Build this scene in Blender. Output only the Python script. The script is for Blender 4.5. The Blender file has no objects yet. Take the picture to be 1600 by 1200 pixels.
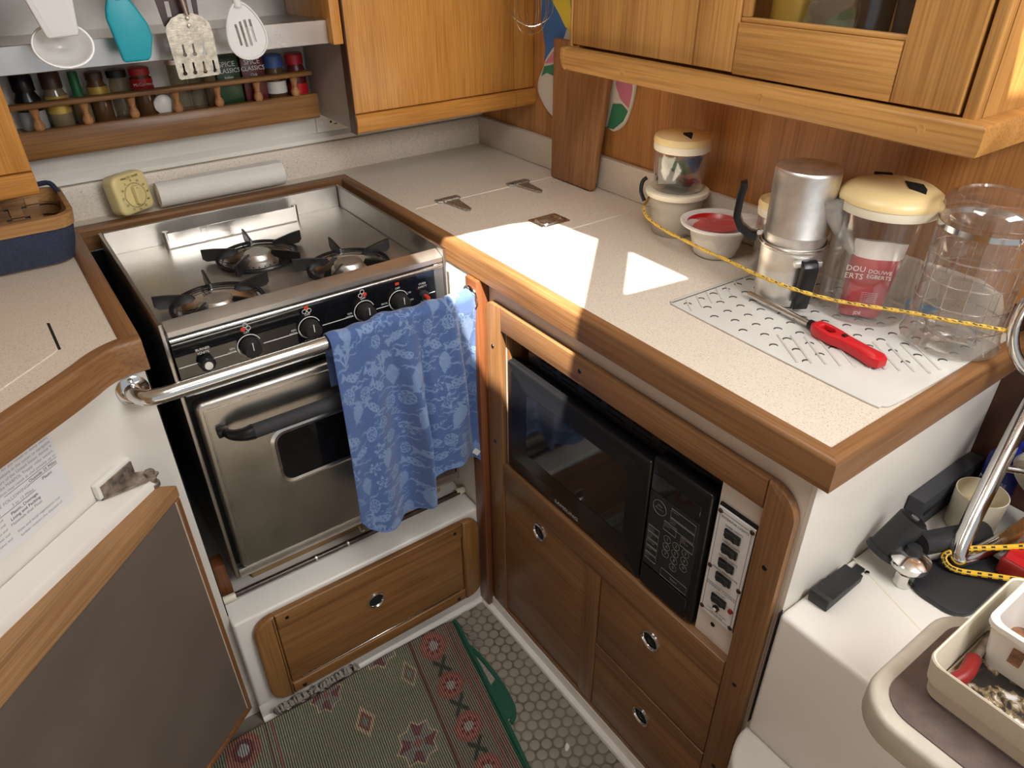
import bpy, bmesh, math, random
import numpy as np
from mathutils import Matrix, Vector
random.seed(7)
S = bpy.context.scene
COL = S.collection
PI = math.pi

# ------------------------------------------------------------------ camera, world, sun, exposure
CAMP = Vector((-0.667, -1.098, 1.5))
F_PX = 1127.95
YAW, PITCH, ROLL = 0.616057, 0.575185, -0.011229
def _rot(ax, t): return Matrix.Rotation(t, 3, ax)
_B = Matrix(((1, 0, 0), (0, 0, -1), (0, 1, 0)))
MC = _rot('Z', ROLL) @ _rot('X', PITCH) @ _B @ _rot('Z', YAW)
cam = bpy.data.cameras.new('camera'); camo = bpy.data.objects.new('camera', cam); COL.objects.link(camo)
cam.sensor_width = 36.0; cam.lens = 36.0 * F_PX / 1600.0; cam.clip_start = 0.02
_r = Matrix((MC[0], -MC[1], -MC[2])).transposed()
camo.matrix_world = Matrix.Translation(CAMP) @ _r.to_4x4()
S.camera = camo
S.view_settings.view_transform = 'Standard'; S.view_settings.look = 'None'
S.view_settings.exposure = 0.45; S.view_settings.gamma = 1.0; S.view_settings.use_curve_mapping = False

world = bpy.data.worlds.new('sky'); S.world = world; world.use_nodes = True
_wn = world.node_tree.nodes; _bg = _wn['Background']
_bg.inputs[0].default_value = (0.93, 0.96, 1.0, 1); _bg.inputs[1].default_value = 0.36

SUNV = Vector((0.30, 0.40, -0.90)).normalized()
sl = bpy.data.lights.new('sun', 'SUN'); sl.energy = 17.0; sl.angle = math.radians(0.6); sl.color = (1.0, 0.93, 0.80)
so = bpy.data.objects.new('sun', sl); COL.objects.link(so)
so.rotation_euler = SUNV.to_track_quat('-Z', 'Y').to_euler(); so.location = (-1, -1, 3)

def area(name, loc, target, sx, sy, power, color):
    l = bpy.data.lights.new(name, 'AREA'); l.shape = 'RECTANGLE'; l.size = sx; l.size_y = sy; l.energy = power; l.color = color
    o = bpy.data.objects.new(name, l); COL.objects.link(o); o.location = loc
    o.rotation_euler = (Vector(target) - Vector(loc)).to_track_quat('-Z', 'Y').to_euler()
    return o
# daylight falling through the open companionway (aft) and through the hatch
area('companionway_daylight', (0.05, -1.40, 1.90), (-0.30, -0.1, 0.8), 0.6, 0.6, 17.0, (1.0, 0.985, 0.96))
area('hatch_daylight', (-0.30, -0.5, 1.90), (-0.28, -0.2, 0.9), 0.45, 0.4, 4.5, (1.0, 0.985, 0.96))

# ------------------------------------------------------------------ materials
def new_mat(name):
    m = bpy.data.materials.new(name); m.use_nodes = True
    nt = m.node_tree; return m, nt.nodes, nt.links, nt.nodes['Principled BSDF']
def rgb(c): return (c[0], c[1], c[2], 1.0)
def N(nodes, t, **kw):
    n = nodes.new(t)
    for k, v in kw.items(): setattr(n, k, v)
    return n
def ramp(nodes, stops):
    r = nodes.new('ShaderNodeValToRGB'); e = r.color_ramp.elements
    while len(e) > 1: e.remove(e[-1])
    e[0].position = stops[0][0]; e[0].color = rgb(stops[0][1])
    for p, c in stops[1:]:
        q = e.new(p); q.color = rgb(c)
    return r
def coords(nodes, links, scale=(1, 1, 1), kind='Object', rot=(0, 0, 0)):
    tc = nodes.new('ShaderNodeTexCoord'); mp = nodes.new('ShaderNodeMapping')
    mp.inputs['Scale'].default_value = scale; mp.inputs['Rotation'].default_value = rot
    links.new(tc.outputs[kind], mp.inputs[0]); return mp.outputs[0]
def noise(nodes, links, vec, scale, detail=4, rough=0.5, dist=0.0):
    n = nodes.new('ShaderNodeTexNoise'); n.inputs['Scale'].default_value = scale; n.inputs['Detail'].default_value = detail
    n.inputs['Roughness'].default_value = rough; n.inputs['Distortion'].default_value = dist
    links.new(vec, n.inputs['Vector']); return n.outputs['Fac']
def bump(nodes, links, fac, strength, dist, bsdf):
    b = nodes.new('ShaderNodeBump'); b.inputs['Strength'].default_value = strength; b.inputs['Distance'].default_value = dist
    links.new(fac, b.inputs['Height']); links.new(b.outputs[0], bsdf.inputs['Normal'])
def plain(name, c, rough=0.5, metal=0.0, spec=0.5, var=0.0, vscale=30, bmp=0.0, bscale=200, coat=0.0):
    m, n, l, b = new_mat(name)
    b.inputs['Base Color'].default_value = rgb(c); b.inputs['Roughness'].default_value = rough
    b.inputs['Metallic'].default_value = metal; b.inputs['Specular IOR Level'].default_value = spec
    b.inputs['Coat Weight'].default_value = coat
    v = coords(n, l)
    if var > 0:
        f = noise(n, l, v, vscale, 5)
        r = ramp(n, [(0.3, [x * (1 - var) for x in c]), (0.7, [min(1, x * (1 + var)) for x in c])])
        l.new(f, r.inputs[0]); l.new(r.outputs[0], b.inputs['Base Color'])
    if bmp > 0:
        bump(n, l, noise(n, l, v, bscale, 3), bmp, 0.001, b)
    return m
def wood(name, light, dark, axis='x', rough=0.42, k=1.0, contrast=1.0, turn=0.0):
    m, n, l, b = new_mat(name)
    s = {'x': (1.2, 14, 14), 'y': (14, 1.2, 14), 'z': (14, 14, 1.2)}[axis]
    fs = {'x': (5, 260, 260), 'y': (260, 5, 260), 'z': (260, 260, 5)}[axis]
    v1 = coords(n, l, [q * k for q in s]); v2 = coords(n, l, [q * k for q in fs])
    if turn:
        for v_ in (v1, v2):
            pre = n.new('ShaderNodeVectorRotate'); pre.rotation_type = 'Z_AXIS'; pre.inputs['Angle'].default_value = turn
            mp = v_.node; src = mp.inputs[0].links[0].from_socket; l.new(src, pre.inputs['Vector']); l.new(pre.outputs[0], mp.inputs[0])
    f1 = noise(n, l, v1, 1.6, 6, 0.55, 0.6); f2 = noise(n, l, v2, 1.0, 2, 0.5)
    mid = [(a + c) / 2 for a, c in zip(light, dark)]
    r1 = ramp(n, [(0.30, [m_ + (d - m_) * contrast for m_, d in zip(mid, dark)]), (0.68, [m_ + (d - m_) * contrast for m_, d in zip(mid, light)])])
    l.new(f1, r1.inputs[0])
    r2 = ramp(n, [(0.34, (0.66, 0.60, 0.54)), (0.56, (1, 1, 1))]); l.new(f2, r2.inputs[0])
    mx = n.new('ShaderNodeMix'); mx.data_type = 'RGBA'; mx.blend_type = 'MULTIPLY'; mx.inputs[0].default_value = 0.75
    l.new(r1.outputs[0], mx.inputs[6]); l.new(r2.outputs[0], mx.inputs[7]); l.new(mx.outputs[2], b.inputs['Base Color'])
    b.inputs['Roughness'].default_value = rough; b.inputs['Specular IOR Level'].default_value = 0.45
    bump(n, l, f2, 0.12, 0.0006, b)
    return m
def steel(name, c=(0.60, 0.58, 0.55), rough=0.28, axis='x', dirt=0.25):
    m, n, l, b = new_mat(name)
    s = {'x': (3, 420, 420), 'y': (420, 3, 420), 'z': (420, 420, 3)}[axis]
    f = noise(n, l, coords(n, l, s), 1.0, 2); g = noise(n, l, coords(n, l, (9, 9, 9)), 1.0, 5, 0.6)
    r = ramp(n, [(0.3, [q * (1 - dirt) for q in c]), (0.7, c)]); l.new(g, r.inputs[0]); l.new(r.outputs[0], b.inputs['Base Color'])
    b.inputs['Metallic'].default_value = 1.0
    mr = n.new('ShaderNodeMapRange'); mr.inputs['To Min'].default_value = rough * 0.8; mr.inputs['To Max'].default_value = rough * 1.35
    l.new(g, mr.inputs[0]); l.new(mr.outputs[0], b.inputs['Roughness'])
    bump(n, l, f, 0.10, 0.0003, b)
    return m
def speckle(name, base):
    m, n, l, b = new_mat(name)
    v = coords(n, l)
    f = noise(n, l, v, 420, 2, 0.6); g = noise(n, l, v, 700, 1); h = noise(n, l, v, 8, 4)
    r = ramp(n, [(0.28, [q * 0.45 for q in base]), (0.40, [q * 0.93 for q in base]), (0.62, base), (0.74, [min(1, q * 1.14) for q in base])])
    l.new(f, r.inputs[0])
    r2 = ramp(n, [(0.24, (0.45, 0.40, 0.36)), (0.33, (1, 1, 1))]); l.new(g, r2.inputs[0])
    mx = n.new('ShaderNodeMix'); mx.data_type = 'RGBA'; mx.blend_type = 'MULTIPLY'; mx.inputs[0].default_value = 0.85
    l.new(r.outputs[0], mx.inputs[6]); l.new(r2.outputs[0], mx.inputs[7]); l.new(mx.outputs[2], b.inputs['Base Color'])
    b.inputs['Roughness'].default_value = 0.42
    return m
def clear(name, tint=(0.93, 0.93, 0.92), rough=0.04, gloss=1.0, haze=0.0, hazec=(0.8, 0.78, 0.75)):
    m, n, l, b = new_mat(name); n.remove(b)
    out = [x for x in n if x.type == 'OUTPUT_MATERIAL'][0]
    t = n.new('ShaderNodeBsdfTransparent'); t.inputs[0].default_value = rgb(tint)
    g = n.new('ShaderNodeBsdfGlossy'); g.inputs['Roughness'].default_value = rough; g.inputs[0].default_value = (1, 1, 1, 1)
    lw = n.new('ShaderNodeLayerWeight'); lw.inputs[0].default_value = 0.5
    pw = n.new('ShaderNodeMath'); pw.operation = 'POWER'; pw.inputs[1].default_value = 3.5; l.new(lw.outputs['Facing'], pw.inputs[0])
    mu = n.new('ShaderNodeMath'); mu.operation = 'MULTIPLY_ADD'; mu.inputs[1].default_value = 0.55 * gloss; mu.inputs[2].default_value = 0.04 * gloss; l.new(pw.outputs[0], mu.inputs[0])
    mx = n.new('ShaderNodeMixShader'); l.new(mu.outputs[0], mx.inputs[0]); l.new(t.outputs[0], mx.inputs[1]); l.new(g.outputs[0], mx.inputs[2])
    last = mx.outputs[0]
    if haze > 0:
        d = n.new('ShaderNodeBsdfDiffuse'); d.inputs[0].default_value = rgb(hazec)
        m2 = n.new('ShaderNodeMixShader'); m2.inputs[0].default_value = haze; l.new(last, m2.inputs[1]); l.new(d.outputs[0], m2.inputs[2]); last = m2.outputs[0]
    l.new(last, out.inputs[0]); return m
def attr_mat(name, rough=0.9, weave=900, bstr=0.3, sheen=0.3, spec=0.2):
    m, n, l, b = new_mat(name)
    a = n.new('ShaderNodeAttribute'); a.attribute_name = 'Col'
    v = coords(n, l); f = noise(n, l, v, weave, 2)
    r = ramp(n, [(0.3, (0.72, 0.72, 0.72)), (0.7, (1.12, 1.12, 1.12))]); l.new(f, r.inputs[0])
    mx = n.new('ShaderNodeMix'); mx.data_type = 'RGBA'; mx.blend_type = 'MULTIPLY'; mx.inputs[0].default_value = 1.0
    l.new(a.outputs['Color'], mx.inputs[6]); l.new(r.outputs[0], mx.inputs[7]); l.new(mx.outputs[2], b.inputs['Base Color'])
    b.inputs['Roughness'].default_value = rough; b.inputs['Specular IOR Level'].default_value = spec; b.inputs['Sheen Weight'].default_value = sheen
    bump(n, l, f, bstr, 0.001, b); return m

TK_L, TK_D = (0.29, 0.145, 0.058), (0.15, 0.066, 0.025)      # teak edge trims
OK_L, OK_D = (0.60, 0.285, 0.066), (0.47, 0.205, 0.042)       # golden cabinet veneer
LO_L, LO_D = (0.275, 0.138, 0.057), (0.19, 0.090, 0.035)     # lower doors
RW_L, RW_D = (0.58, 0.275, 0.09), (0.36, 0.155, 0.045)        # reddish wall veneer
M = {}
for ax in 'xyz':
    M['teak_' + ax] = wood('oiled teak ' + ax, TK_L, TK_D, ax)
    M['oak_' + ax] = wood('golden veneer ' + ax, OK_L, OK_D, ax, rough=0.35, k=1.8)
    M['low_' + ax] = wood('varnished teak ' + ax, LO_L, LO_D, ax, rough=0.38)
    M['uoak_' + ax] = wood('faded golden teak ' + ax, (0.52, 0.275, 0.085), (0.34, 0.165, 0.045), ax, rough=0.4)
    M['drw_' + ax] = wood('drawer teak ' + ax, (0.33, 0.165, 0.055), (0.19, 0.085, 0.026), ax, rough=0.36)
M['wall_wood'] = wood('reddish veneer', RW_L, RW_D, 'z', rough=0.4)
M['dark_wood'] = wood('dark bulkhead wood', (0.10, 0.038, 0.018), (0.05, 0.018, 0.009), 'z', rough=0.4)
M['post'] = wood('red brown post', (0.24, 0.085, 0.032), (0.13, 0.042, 0.016), 'z', rough=0.35)
M['board'] = wood('worn cutting board', (0.42, 0.215, 0.088), (0.22, 0.098, 0.037), 'z', rough=0.6, k=0.6)
M['pine'] = wood('pale pine block', (0.50, 0.33, 0.16), (0.36, 0.21, 0.09), 'x', rough=0.7)
M['weathered'] = wood('weathered teak cap', (0.43, 0.25, 0.11), (0.26, 0.125, 0.05), 'x', rough=0.65)
M['weathered_edge'] = wood('teak lipping', (0.30, 0.13, 0.045), (0.18, 0.07, 0.024), 'z', rough=0.5)
M['spindle'] = wood('turned beech', (0.48, 0.24, 0.09), (0.30, 0.13, 0.045), 'z', rough=0.5)
M['laminate'] = speckle('speckled laminate', (0.70, 0.625, 0.53))
M['teak_d'] = wood('oiled teak diagonal', TK_L, TK_D, 'x', turn=-0.675)
M['weathered_d'] = wood('weathered teak cap diagonal', (0.43, 0.25, 0.11), (0.26, 0.125, 0.05), 'x', rough=0.65, turn=-0.767)
M['taupe'] = plain('taupe laminate', (0.36, 0.32, 0.285), 0.45)
M['white'] = plain('white gelcoat', (0.80, 0.775, 0.725), 0.35, var=0.03, vscale=5)
M['white_lam'] = plain('cream laminate', (0.74, 0.68, 0.61), 0.4, var=0.03, vscale=4)
M['bulkhead'] = plain('pale bulkhead laminate', (0.79, 0.755, 0.70), 0.35, var=0.035, vscale=6)
M['ceiling'] = plain('headliner', (0.78, 0.74, 0.67), 0.7)
M['steel'] = steel('brushed stainless', c=(0.72, 0.69, 0.65), rough=0.38, dirt=0.25)
M['steel_y'] = steel('brushed stainless y', axis='y', dirt=0.3)
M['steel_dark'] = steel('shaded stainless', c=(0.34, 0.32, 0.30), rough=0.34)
M['steel_z'] = steel('brushed stainless z', axis='x', c=(0.55, 0.52, 0.48), rough=0.30)
M['steel_bright'] = steel('bright stainless', c=(0.72, 0.70, 0.67), rough=0.24, dirt=0.15)
M['chrome'] = plain('chrome', (0.70, 0.69, 0.67), 0.14, metal=1.0)
M['alu'] = plain('worn aluminium', (0.74, 0.72, 0.69), 0.42, metal=1.0, var=0.14, vscale=40, bmp=0.15, bscale=60)
M['alu_dull'] = plain('dull cast aluminium', (0.42, 0.41, 0.39), 0.5, metal=1.0, var=0.2, vscale=60, bmp=0.4, bscale=150)
M['zinc'] = plain('pitted zinc', (0.50, 0.50, 0.47), 0.42, metal=1.0, var=0.35, vscale=180, bmp=0.5, bscale=400)
M['black'] = plain('black plastic', (0.008, 0.008, 0.009), 0.28, spec=0.35)
M['black_matte'] = plain('matt black', (0.012, 0.012, 0.012), 0.7)
M['void'] = plain('black for gaps and shade', (0.004, 0.004, 0.004), 0.9)  # flat black for gaps and holes, also painted in for recess shade
M['black_gloss'] = plain('gloss black glass', (0.006, 0.006, 0.007), 0.06, coat=0.5)
M['enamel'] = plain('black enamel', (0.010, 0.010, 0.011), 0.28)
M['rubber'] = plain('black rubber', (0.02, 0.021, 0.024), 0.5)
M['foam'] = plain('black foam grip', (0.028, 0.029, 0.032), 0.75, bmp=0.5, bscale=900)
M['charcoal'] = plain('charcoal plastic', (0.05, 0.052, 0.06), 0.55)
M['print'] = plain('white print', (0.75, 0.75, 0.73), 0.5)
M['print_dim'] = plain('grey print', (0.30, 0.30, 0.30), 0.5)
M['ink'] = plain('black ink', (0.02, 0.02, 0.02), 0.6)
M['ink_grey'] = plain('faded ink', (0.30, 0.30, 0.31), 0.7)
M['red'] = plain('red plastic', (0.55, 0.012, 0.018), 0.28)
M['red_dark'] = plain('dark red', (0.22, 0.010, 0.010), 0.4)
M['red_print'] = plain('red print', (0.60, 0.05, 0.02), 0.5)
M['cream_lid'] = plain('yellowed cream plastic', (0.78, 0.60, 0.30), 0.35)
M['cream'] = plain('cream plastic', (0.74, 0.68, 0.54), 0.4)
M['tub'] = clear('milky plastic tub', (0.80, 0.76, 0.70), 0.2, 0.7, 0.45, (0.74, 0.68, 0.60))
M['white_plastic'] = plain('white plastic', (0.76, 0.74, 0.70), 0.32)
M['spoon_white'] = plain('white nylon', (0.68, 0.68, 0.68), 0.22)
M['teal'] = plain('teal silicone', (0.005, 0.30, 0.38), 0.4)
M['brown_nylon'] = plain('brown nylon', (0.045, 0.018, 0.020), 0.4)
M['timer'] = plain('pale yellow enamel', (0.76, 0.64, 0.30), 0.35)
M['paper_roll'] = plain('quilted paper', (0.80, 0.77, 0.72), 0.9, bmp=0.8, bscale=160)
M['paper'] = plain('laminated paper', (0.76, 0.76, 0.77), 0.35)
M['denim'] = plain('navy denim', (0.030, 0.042, 0.080), 0.9, var=0.25, vscale=260, bmp=0.6, bscale=700)
M['splint'] = wood('basket splint', (0.36, 0.19, 0.08), (0.22, 0.10, 0.04), 'x', rough=0.6)
M['splint_rim'] = wood('basket rim', (0.50, 0.28, 0.11), (0.36, 0.18, 0.06), 'x', rough=0.5)
M['glass'] = clear('clear glass', (0.90, 0.90, 0.88), 0.02, 1.0)
M['pane'] = clear('cabinet pane', (0.90, 0.89, 0.87), 0.03, 1.2)
M['clear_plastic'] = clear('clear acrylic', (0.92, 0.905, 0.89), 0.07, 2.2, 0.03)
M['clear_thin'] = clear('thin clear film', (0.95, 0.95, 0.95), 0.12, 1.2, 0.06, (0.85, 0.82, 0.8))
M['mat'] = plain('milky vinyl mat', (0.60, 0.59, 0.56), 0.25, var=0.05, vscale=12)
M['mat_shade'] = plain('mat hole shadow edge', (0.05, 0.045, 0.04), 0.6)
M['rope'] = plain('yellow rope', (0.68, 0.44, 0.07), 0.8, var=0.3, vscale=300, bmp=0.8, bscale=500)
M['bungee'] = plain('yellow bungee', (0.80, 0.48, 0.02), 0.6)
M['rod'] = plain('dark brown rod', (0.055, 0.028, 0.022), 0.25, var=0.4, vscale=60)
M['grout'] = plain('dirty sole grout', (0.155, 0.130, 0.100), 0.7, var=0.35, vscale=14, bmp=0.2)
M['dot'] = plain('raised sole stud', (0.255, 0.225, 0.180), 0.5, var=0.22, vscale=18, bmp=0.15, bscale=500)
M['panel_brown'] = plain('brown laminate', (0.135, 0.105, 0.086), 0.30, metal=0.0, var=0.12, vscale=7, spec=0.6, bmp=0.1, bscale=500)
M['tread'] = plain('brown nonslip tread', (0.125, 0.090, 0.078), 0.6, var=0.2, vscale=60, bmp=0.4, bscale=500)
M['tread_frame'] = plain('aged cream moulding', (0.56, 0.52, 0.44), 0.4, var=0.12, vscale=30, bmp=0.2, bscale=200)
M['green_cloth'] = plain('dark green binding', (0.012, 0.085, 0.050), 0.9, bmp=0.5, bscale=600)
M['fringe'] = plain('grey fringe', (0.28, 0.25, 0.22), 0.95, var=0.3, vscale=200, bmp=0.6, bscale=600)
M['towel'] = attr_mat('blue woven cotton', weave=1100, bstr=0.5)
def rug_mat():
    m = attr_mat('woven rug', weave=1500, bstr=0.5, sheen=0.0); n = m.node_tree.nodes; l = m.node_tree.links; b = n['Principled BSDF']
    src = b.inputs['Base Color'].links[0].from_socket
    v = coords(n, l, rot=(0, 0, 0.14)); w = n.new('ShaderNodeTexWave'); w.wave_type = 'BANDS'; w.bands_direction = 'X'; w.inputs['Scale'].default_value = 62.0; w.inputs['Distortion'].default_value = 0.6; w.inputs['Detail'].default_value = 2; w.inputs['Detail Scale'].default_value = 2.0
    l.new(v, w.inputs['Vector']); r = ramp(n, [(0.30, (0.20, 0.22, 0.20)), (0.62, (1.5, 1.45, 1.4))]); l.new(w.outputs['Fac'], r.inputs[0])
    mx = n.new('ShaderNodeMix'); mx.data_type = 'RGBA'; mx.blend_type = 'MULTIPLY'; mx.inputs[0].default_value = 0.9
    l.new(src, mx.inputs[6]); l.new(r.outputs[0], mx.inputs[7]); l.new(mx.outputs[2], b.inputs['Base Color']); return m
M['rug'] = rug_mat()
M['hem'] = plain('towel hem', (0.10, 0.19, 0.45), 0.9, bmp=0.5, bscale=800)
M['tag'] = plain('white tag', (0.75, 0.74, 0.72), 0.8)
M['mw_window'] = plain('tinted oven window', (0.012, 0.012, 0.014), 0.08, coat=0.4)
M['cer_red'] = plain('glass of red spice', (0.16, 0.03, 0.02), 0.2)

# ------------------------------------------------------------------ geometry helpers (world metres)
def box(x0, x1, y0, y1, z0, z1, bev=0.0, seg=2, bm=None):
    b = bmesh.new()
    vs = [b.verts.new((x, y, z)) for x in (x0, x1) for y in (y0, y1) for z in (z0, z1)]
    for f in ((0, 1, 3, 2), (4, 6, 7, 5), (0, 4, 5, 1), (2, 3, 7, 6), (0, 2, 6, 4), (1, 5, 7, 3)):
        b.faces.new([vs[i] for i in f])
    bmesh.ops.recalc_face_normals(b, faces=b.faces)
    if bev > 0:
        bmesh.ops.bevel(b, geom=b.edges[:], offset=bev, segments=seg, profile=0.5, affect='EDGES')
    return join(bm, b)
def join(bm, b):
    if bm is None: return b
    t = bpy.data.meshes.new('tmp'); b.to_mesh(t); bm.from_mesh(t); bpy.data.meshes.remove(t); b.free(); return bm
def prism(pts, axis, lo, hi, bev=0.0, seg=2, bm=None, caps_only=False):
    b = bmesh.new()
    def mk(p, h):
        return {'x': (h, p[0], p[1]), 'y': (p[0], h, p[1]), 'z': (p[0], p[1], h)}[axis]
    lo_v = [b.verts.new(mk(p, lo)) for p in pts]; hi_v = [b.verts.new(mk(p, hi)) for p in pts]
    f1 = b.faces.new(lo_v[::-1]); f2 = b.faces.new(hi_v); n = len(pts)
    for i in range(n):
        b.faces.new((lo_v[i], lo_v[(i + 1) % n], hi_v[(i + 1) % n], hi_v[i]))
    bmesh.ops.recalc_face_normals(b, faces=b.faces)
    if bev > 0:
        es = list({e for f in (f1, f2) for e in f.edges})
        bmesh.ops.bevel(b, geom=es, offset=bev, segments=seg, profile=0.5, affect='EDGES')
    return join(bm, b)
def rrect(x0, x1, y0, y1, r, n=6, corners=(1, 1, 1, 1)):
    """corner flags: (x0y0, x1y0, x1y1, x0y1)"""
    out = []
    for k, (cx, cy, a0) in enumerate(((x0, y0, PI), (x1, y0, 1.5 * PI), (x1, y1, 0), (x0, y1, 0.5 * PI))):
        rr = r * corners[k]
        if rr < 0.0025: out.append((cx, cy)); continue
        ox = cx + rr * (1 if cx == x0 else -1); oy = cy + rr * (1 if cy == y0 else -1)
        for i in range(n + 1):
            a = a0 + i * 0.5 * PI / n; out.append((ox + rr * math.cos(a), oy + rr * math.sin(a)))
    return out
def circ(cx, cy, r, n=24, ry=None, a0=0.0):
    ry = r if ry is None else ry
    return [(cx + r * math.cos(a0 + 2 * PI * i / n), cy + ry * math.sin(a0 + 2 * PI * i / n)) for i in range(n)]
def lathe(prof, seg=32, c=(0, 0, 0), axis='z', bm=None, mod=None, close=False):
    b = bmesh.new(); rings = []
    prof = list(prof)
    for (r, z) in prof:
        if r < 1e-6: rings.append([b.verts.new((0, 0, z))])
        else:
            ring = []
            for i in range(seg):
                a = 2 * PI * i / seg; q = r * (mod(a, z) if mod else 1.0)
                ring.append(b.verts.new((q * math.cos(a), q * math.sin(a), z)))
            rings.append(ring)
    pairs = list(zip(rings, rings[1:]))
    if close: pairs.append((rings[-1], rings[0]))
    for A, B in pairs:
        if len(A) == 1 and len(B) == 1: continue
        for i in range(seg):
            j = (i + 1) % seg
            if len(A) == 1: b.faces.new((A[0], B[j], B[i]))
            elif len(B) == 1: b.faces.new((A[i], A[j], B[0]))
            else: b.faces.new((A[i], A[j], B[j], B[i]))
    bmesh.ops.recalc_face_normals(b, faces=b.faces)
    R = {'z': Matrix(), 'x': Matrix.Rotation(PI / 2, 4, 'Y'), '-x': Matrix.Rotation(-PI / 2, 4, 'Y'), 'y': Matrix.Rotation(-PI / 2, 4, 'X'), '-y': Matrix.Rotation(PI / 2, 4, 'X')}[axis]
    b.transform(Matrix.Translation(c) @ R)
    return join(bm, b)
def smooth_path(pts, n=6, closed=False):
    P = [Vector(p) for p in pts]; out = []; m = len(P)
    rng = range(m if closed else m - 1)
    for i in rng:
        p1, p2 = P[i], P[(i + 1) % m]
        p0 = P[(i - 1) % m] if (closed or i > 0) else p1 * 2 - p2
        p3 = P[(i + 2) % m] if (closed or i + 2 < m) else p2 * 2 - p1
        for k in range(n):
            t = k / n
            out.append(0.5 * ((2 * p1) + (p2 - p0) * t + (2 * p0 - 5 * p1 + 4 * p2 - p3) * t * t + (3 * p1 - p0 - 3 * p2 + p3) * t ** 3))
    if not closed: out.append(P[-1])
    return out
def tube(pts, r, seg=10, closed=False, bm=None, rfun=None, cap=True):
    b = bmesh.new(); P = [Vector(p) for p in pts]; m = len(P); rings = []
    T = []
    for i in range(m):
        if closed: t = P[(i + 1) % m] - P[(i - 1) % m]
        else: t = P[min(i + 1, m - 1)] - P[max(i - 1, 0)]
        T.append(t.normalized())
    up = Vector((0, 0, 1)) if abs(T[0].z) < 0.9 else Vector((1, 0, 0))
    nrm = (up - T[0] * up.dot(T[0])).normalized()
    for i in range(m):
        nrm = (nrm - T[i] * nrm.dot(T[i])).normalized(); bi = T[i].cross(nrm)
        rr = rfun(i / (m - 1)) if rfun else r
        rings.append([b.verts.new(P[i] + (nrm * math.cos(2 * PI * k / seg) + bi * math.sin(2 * PI * k / seg)) * rr) for k in range(seg)])
    for i in range(m if closed else m - 1):
        A, B = rings[i], rings[(i + 1) % m]
        for k in range(seg): b.faces.new((A[k], A[(k + 1) % seg], B[(k + 1) % seg], B[k]))
    if not closed and cap:
        b.faces.new(rings[0][::-1]); b.faces.new(rings[-1])
    bmesh.ops.recalc_face_normals(b, faces=b.faces)
    return join(bm, b)
def sweep(path, prof, bm=None, closed=False, span=None):
    """path: list of (x,y); prof: list of (d,z), d = offset to the right-hand side of travel; mitred."""
    b = bmesh.new(); P = [Vector((p[0], p[1])) for p in path]; m = len(P); rings = []
    def nr(a, c):
        t = (c - a).normalized(); return Vector((t.y, -t.x))
    for i in range(m):
        if closed or 0 < i < m - 1:
            n1 = nr(P[i - 1], P[i]); n2 = nr(P[i], P[(i + 1) % m]); n = (n1 + n2); n = n / max(1e-6, n.dot(n1))
        elif i == 0: n = nr(P[0], P[1])
        else: n = nr(P[-2], P[-1])
        rings.append([b.verts.new((P[i].x + n.x * d, P[i].y + n.y * d, z)) for d, z in prof])
    k = len(prof)
    if span:
        for i in range(m):
            if not span[0] <= i <= span[1]: bmesh.ops.delete(b, geom=rings[i], context='VERTS')
        rings = rings[span[0]:span[1] + 1]; m = len(rings)
    for i in range(m if closed else m - 1):
        A, B = rings[i], rings[(i + 1) % m]
        for j in range(k): b.faces.new((A[j], A[(j + 1) % k], B[(j + 1) % k], B[j]))
    if not closed:
        b.faces.new(rings[0][::-1]); b.faces.new(rings[-1])
    bmesh.ops.recalc_face_normals(b, faces=b.faces)
    return join(bm, b)
def xf(bm, loc=(0, 0, 0), rx=0, ry=0, rz=0, about=None):
    m = Matrix.Translation(loc) @ Matrix.Rotation(rz, 4, 'Z') @ Matrix.Rotation(ry, 4, 'Y') @ Matrix.Rotation(rx, 4, 'X')
    if about is not None: m = Matrix.Translation(about) @ m @ Matrix.Translation(-Vector(about))
    bm.transform(m); return bm
def grid_mesh(fn, nu, nv):
    """fn(u,v)->xyz, u,v in 0..1, returns bm (verts in row-major order)"""
    b = bmesh.new(); V = [[b.verts.new(fn(i / nu, j / nv)) for i in range(nu + 1)] for j in range(nv + 1)]
    for j in range(nv):
        for i in range(nu): b.faces.new((V[j][i], V[j][i + 1], V[j + 1][i + 1], V[j + 1][i]))
    return b

# ------------------------------------------------------------------ object helpers
ROOT = {}
def finish(me, bm, mat, smooth=38):
    bm.to_mesh(me); bm.free()
    me.materials.append(M[mat] if isinstance(mat, str) else mat)
    if smooth:
        me.polygons.foreach_set('use_smooth', [True] * len(me.polygons)); me.set_sharp_from_angle(angle=math.radians(smooth))
def tag(o, label=None, cat=None, group=None, kind=None):
    if label: o['label'] = label
    if cat: o['category'] = cat
    if group: o['group'] = group
    if kind: o['kind'] = kind
    return o
def thing(name, label, cat, loc=(0, 0, 0), group=None, kind=None):
    o = bpy.data.objects.new(name, None); COL.objects.link(o); o.location = loc; o.empty_display_size = 0.05
    ROOT[o.name] = Vector(loc); tag(o, label, cat, group, kind); return o
def part(name, bm, mat, parent, label=None, smooth=38, kind=None):
    off = ROOT[parent.name]
    bmesh.ops.translate(bm, verts=bm.verts, vec=-off)
    me = bpy.data.meshes.new(name); finish(me, bm, mat, smooth)
    o = bpy.data.objects.new(name, me); COL.objects.link(o); o.parent = parent
    ROOT[o.name] = off; tag(o, label, None, None, kind); return o
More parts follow.
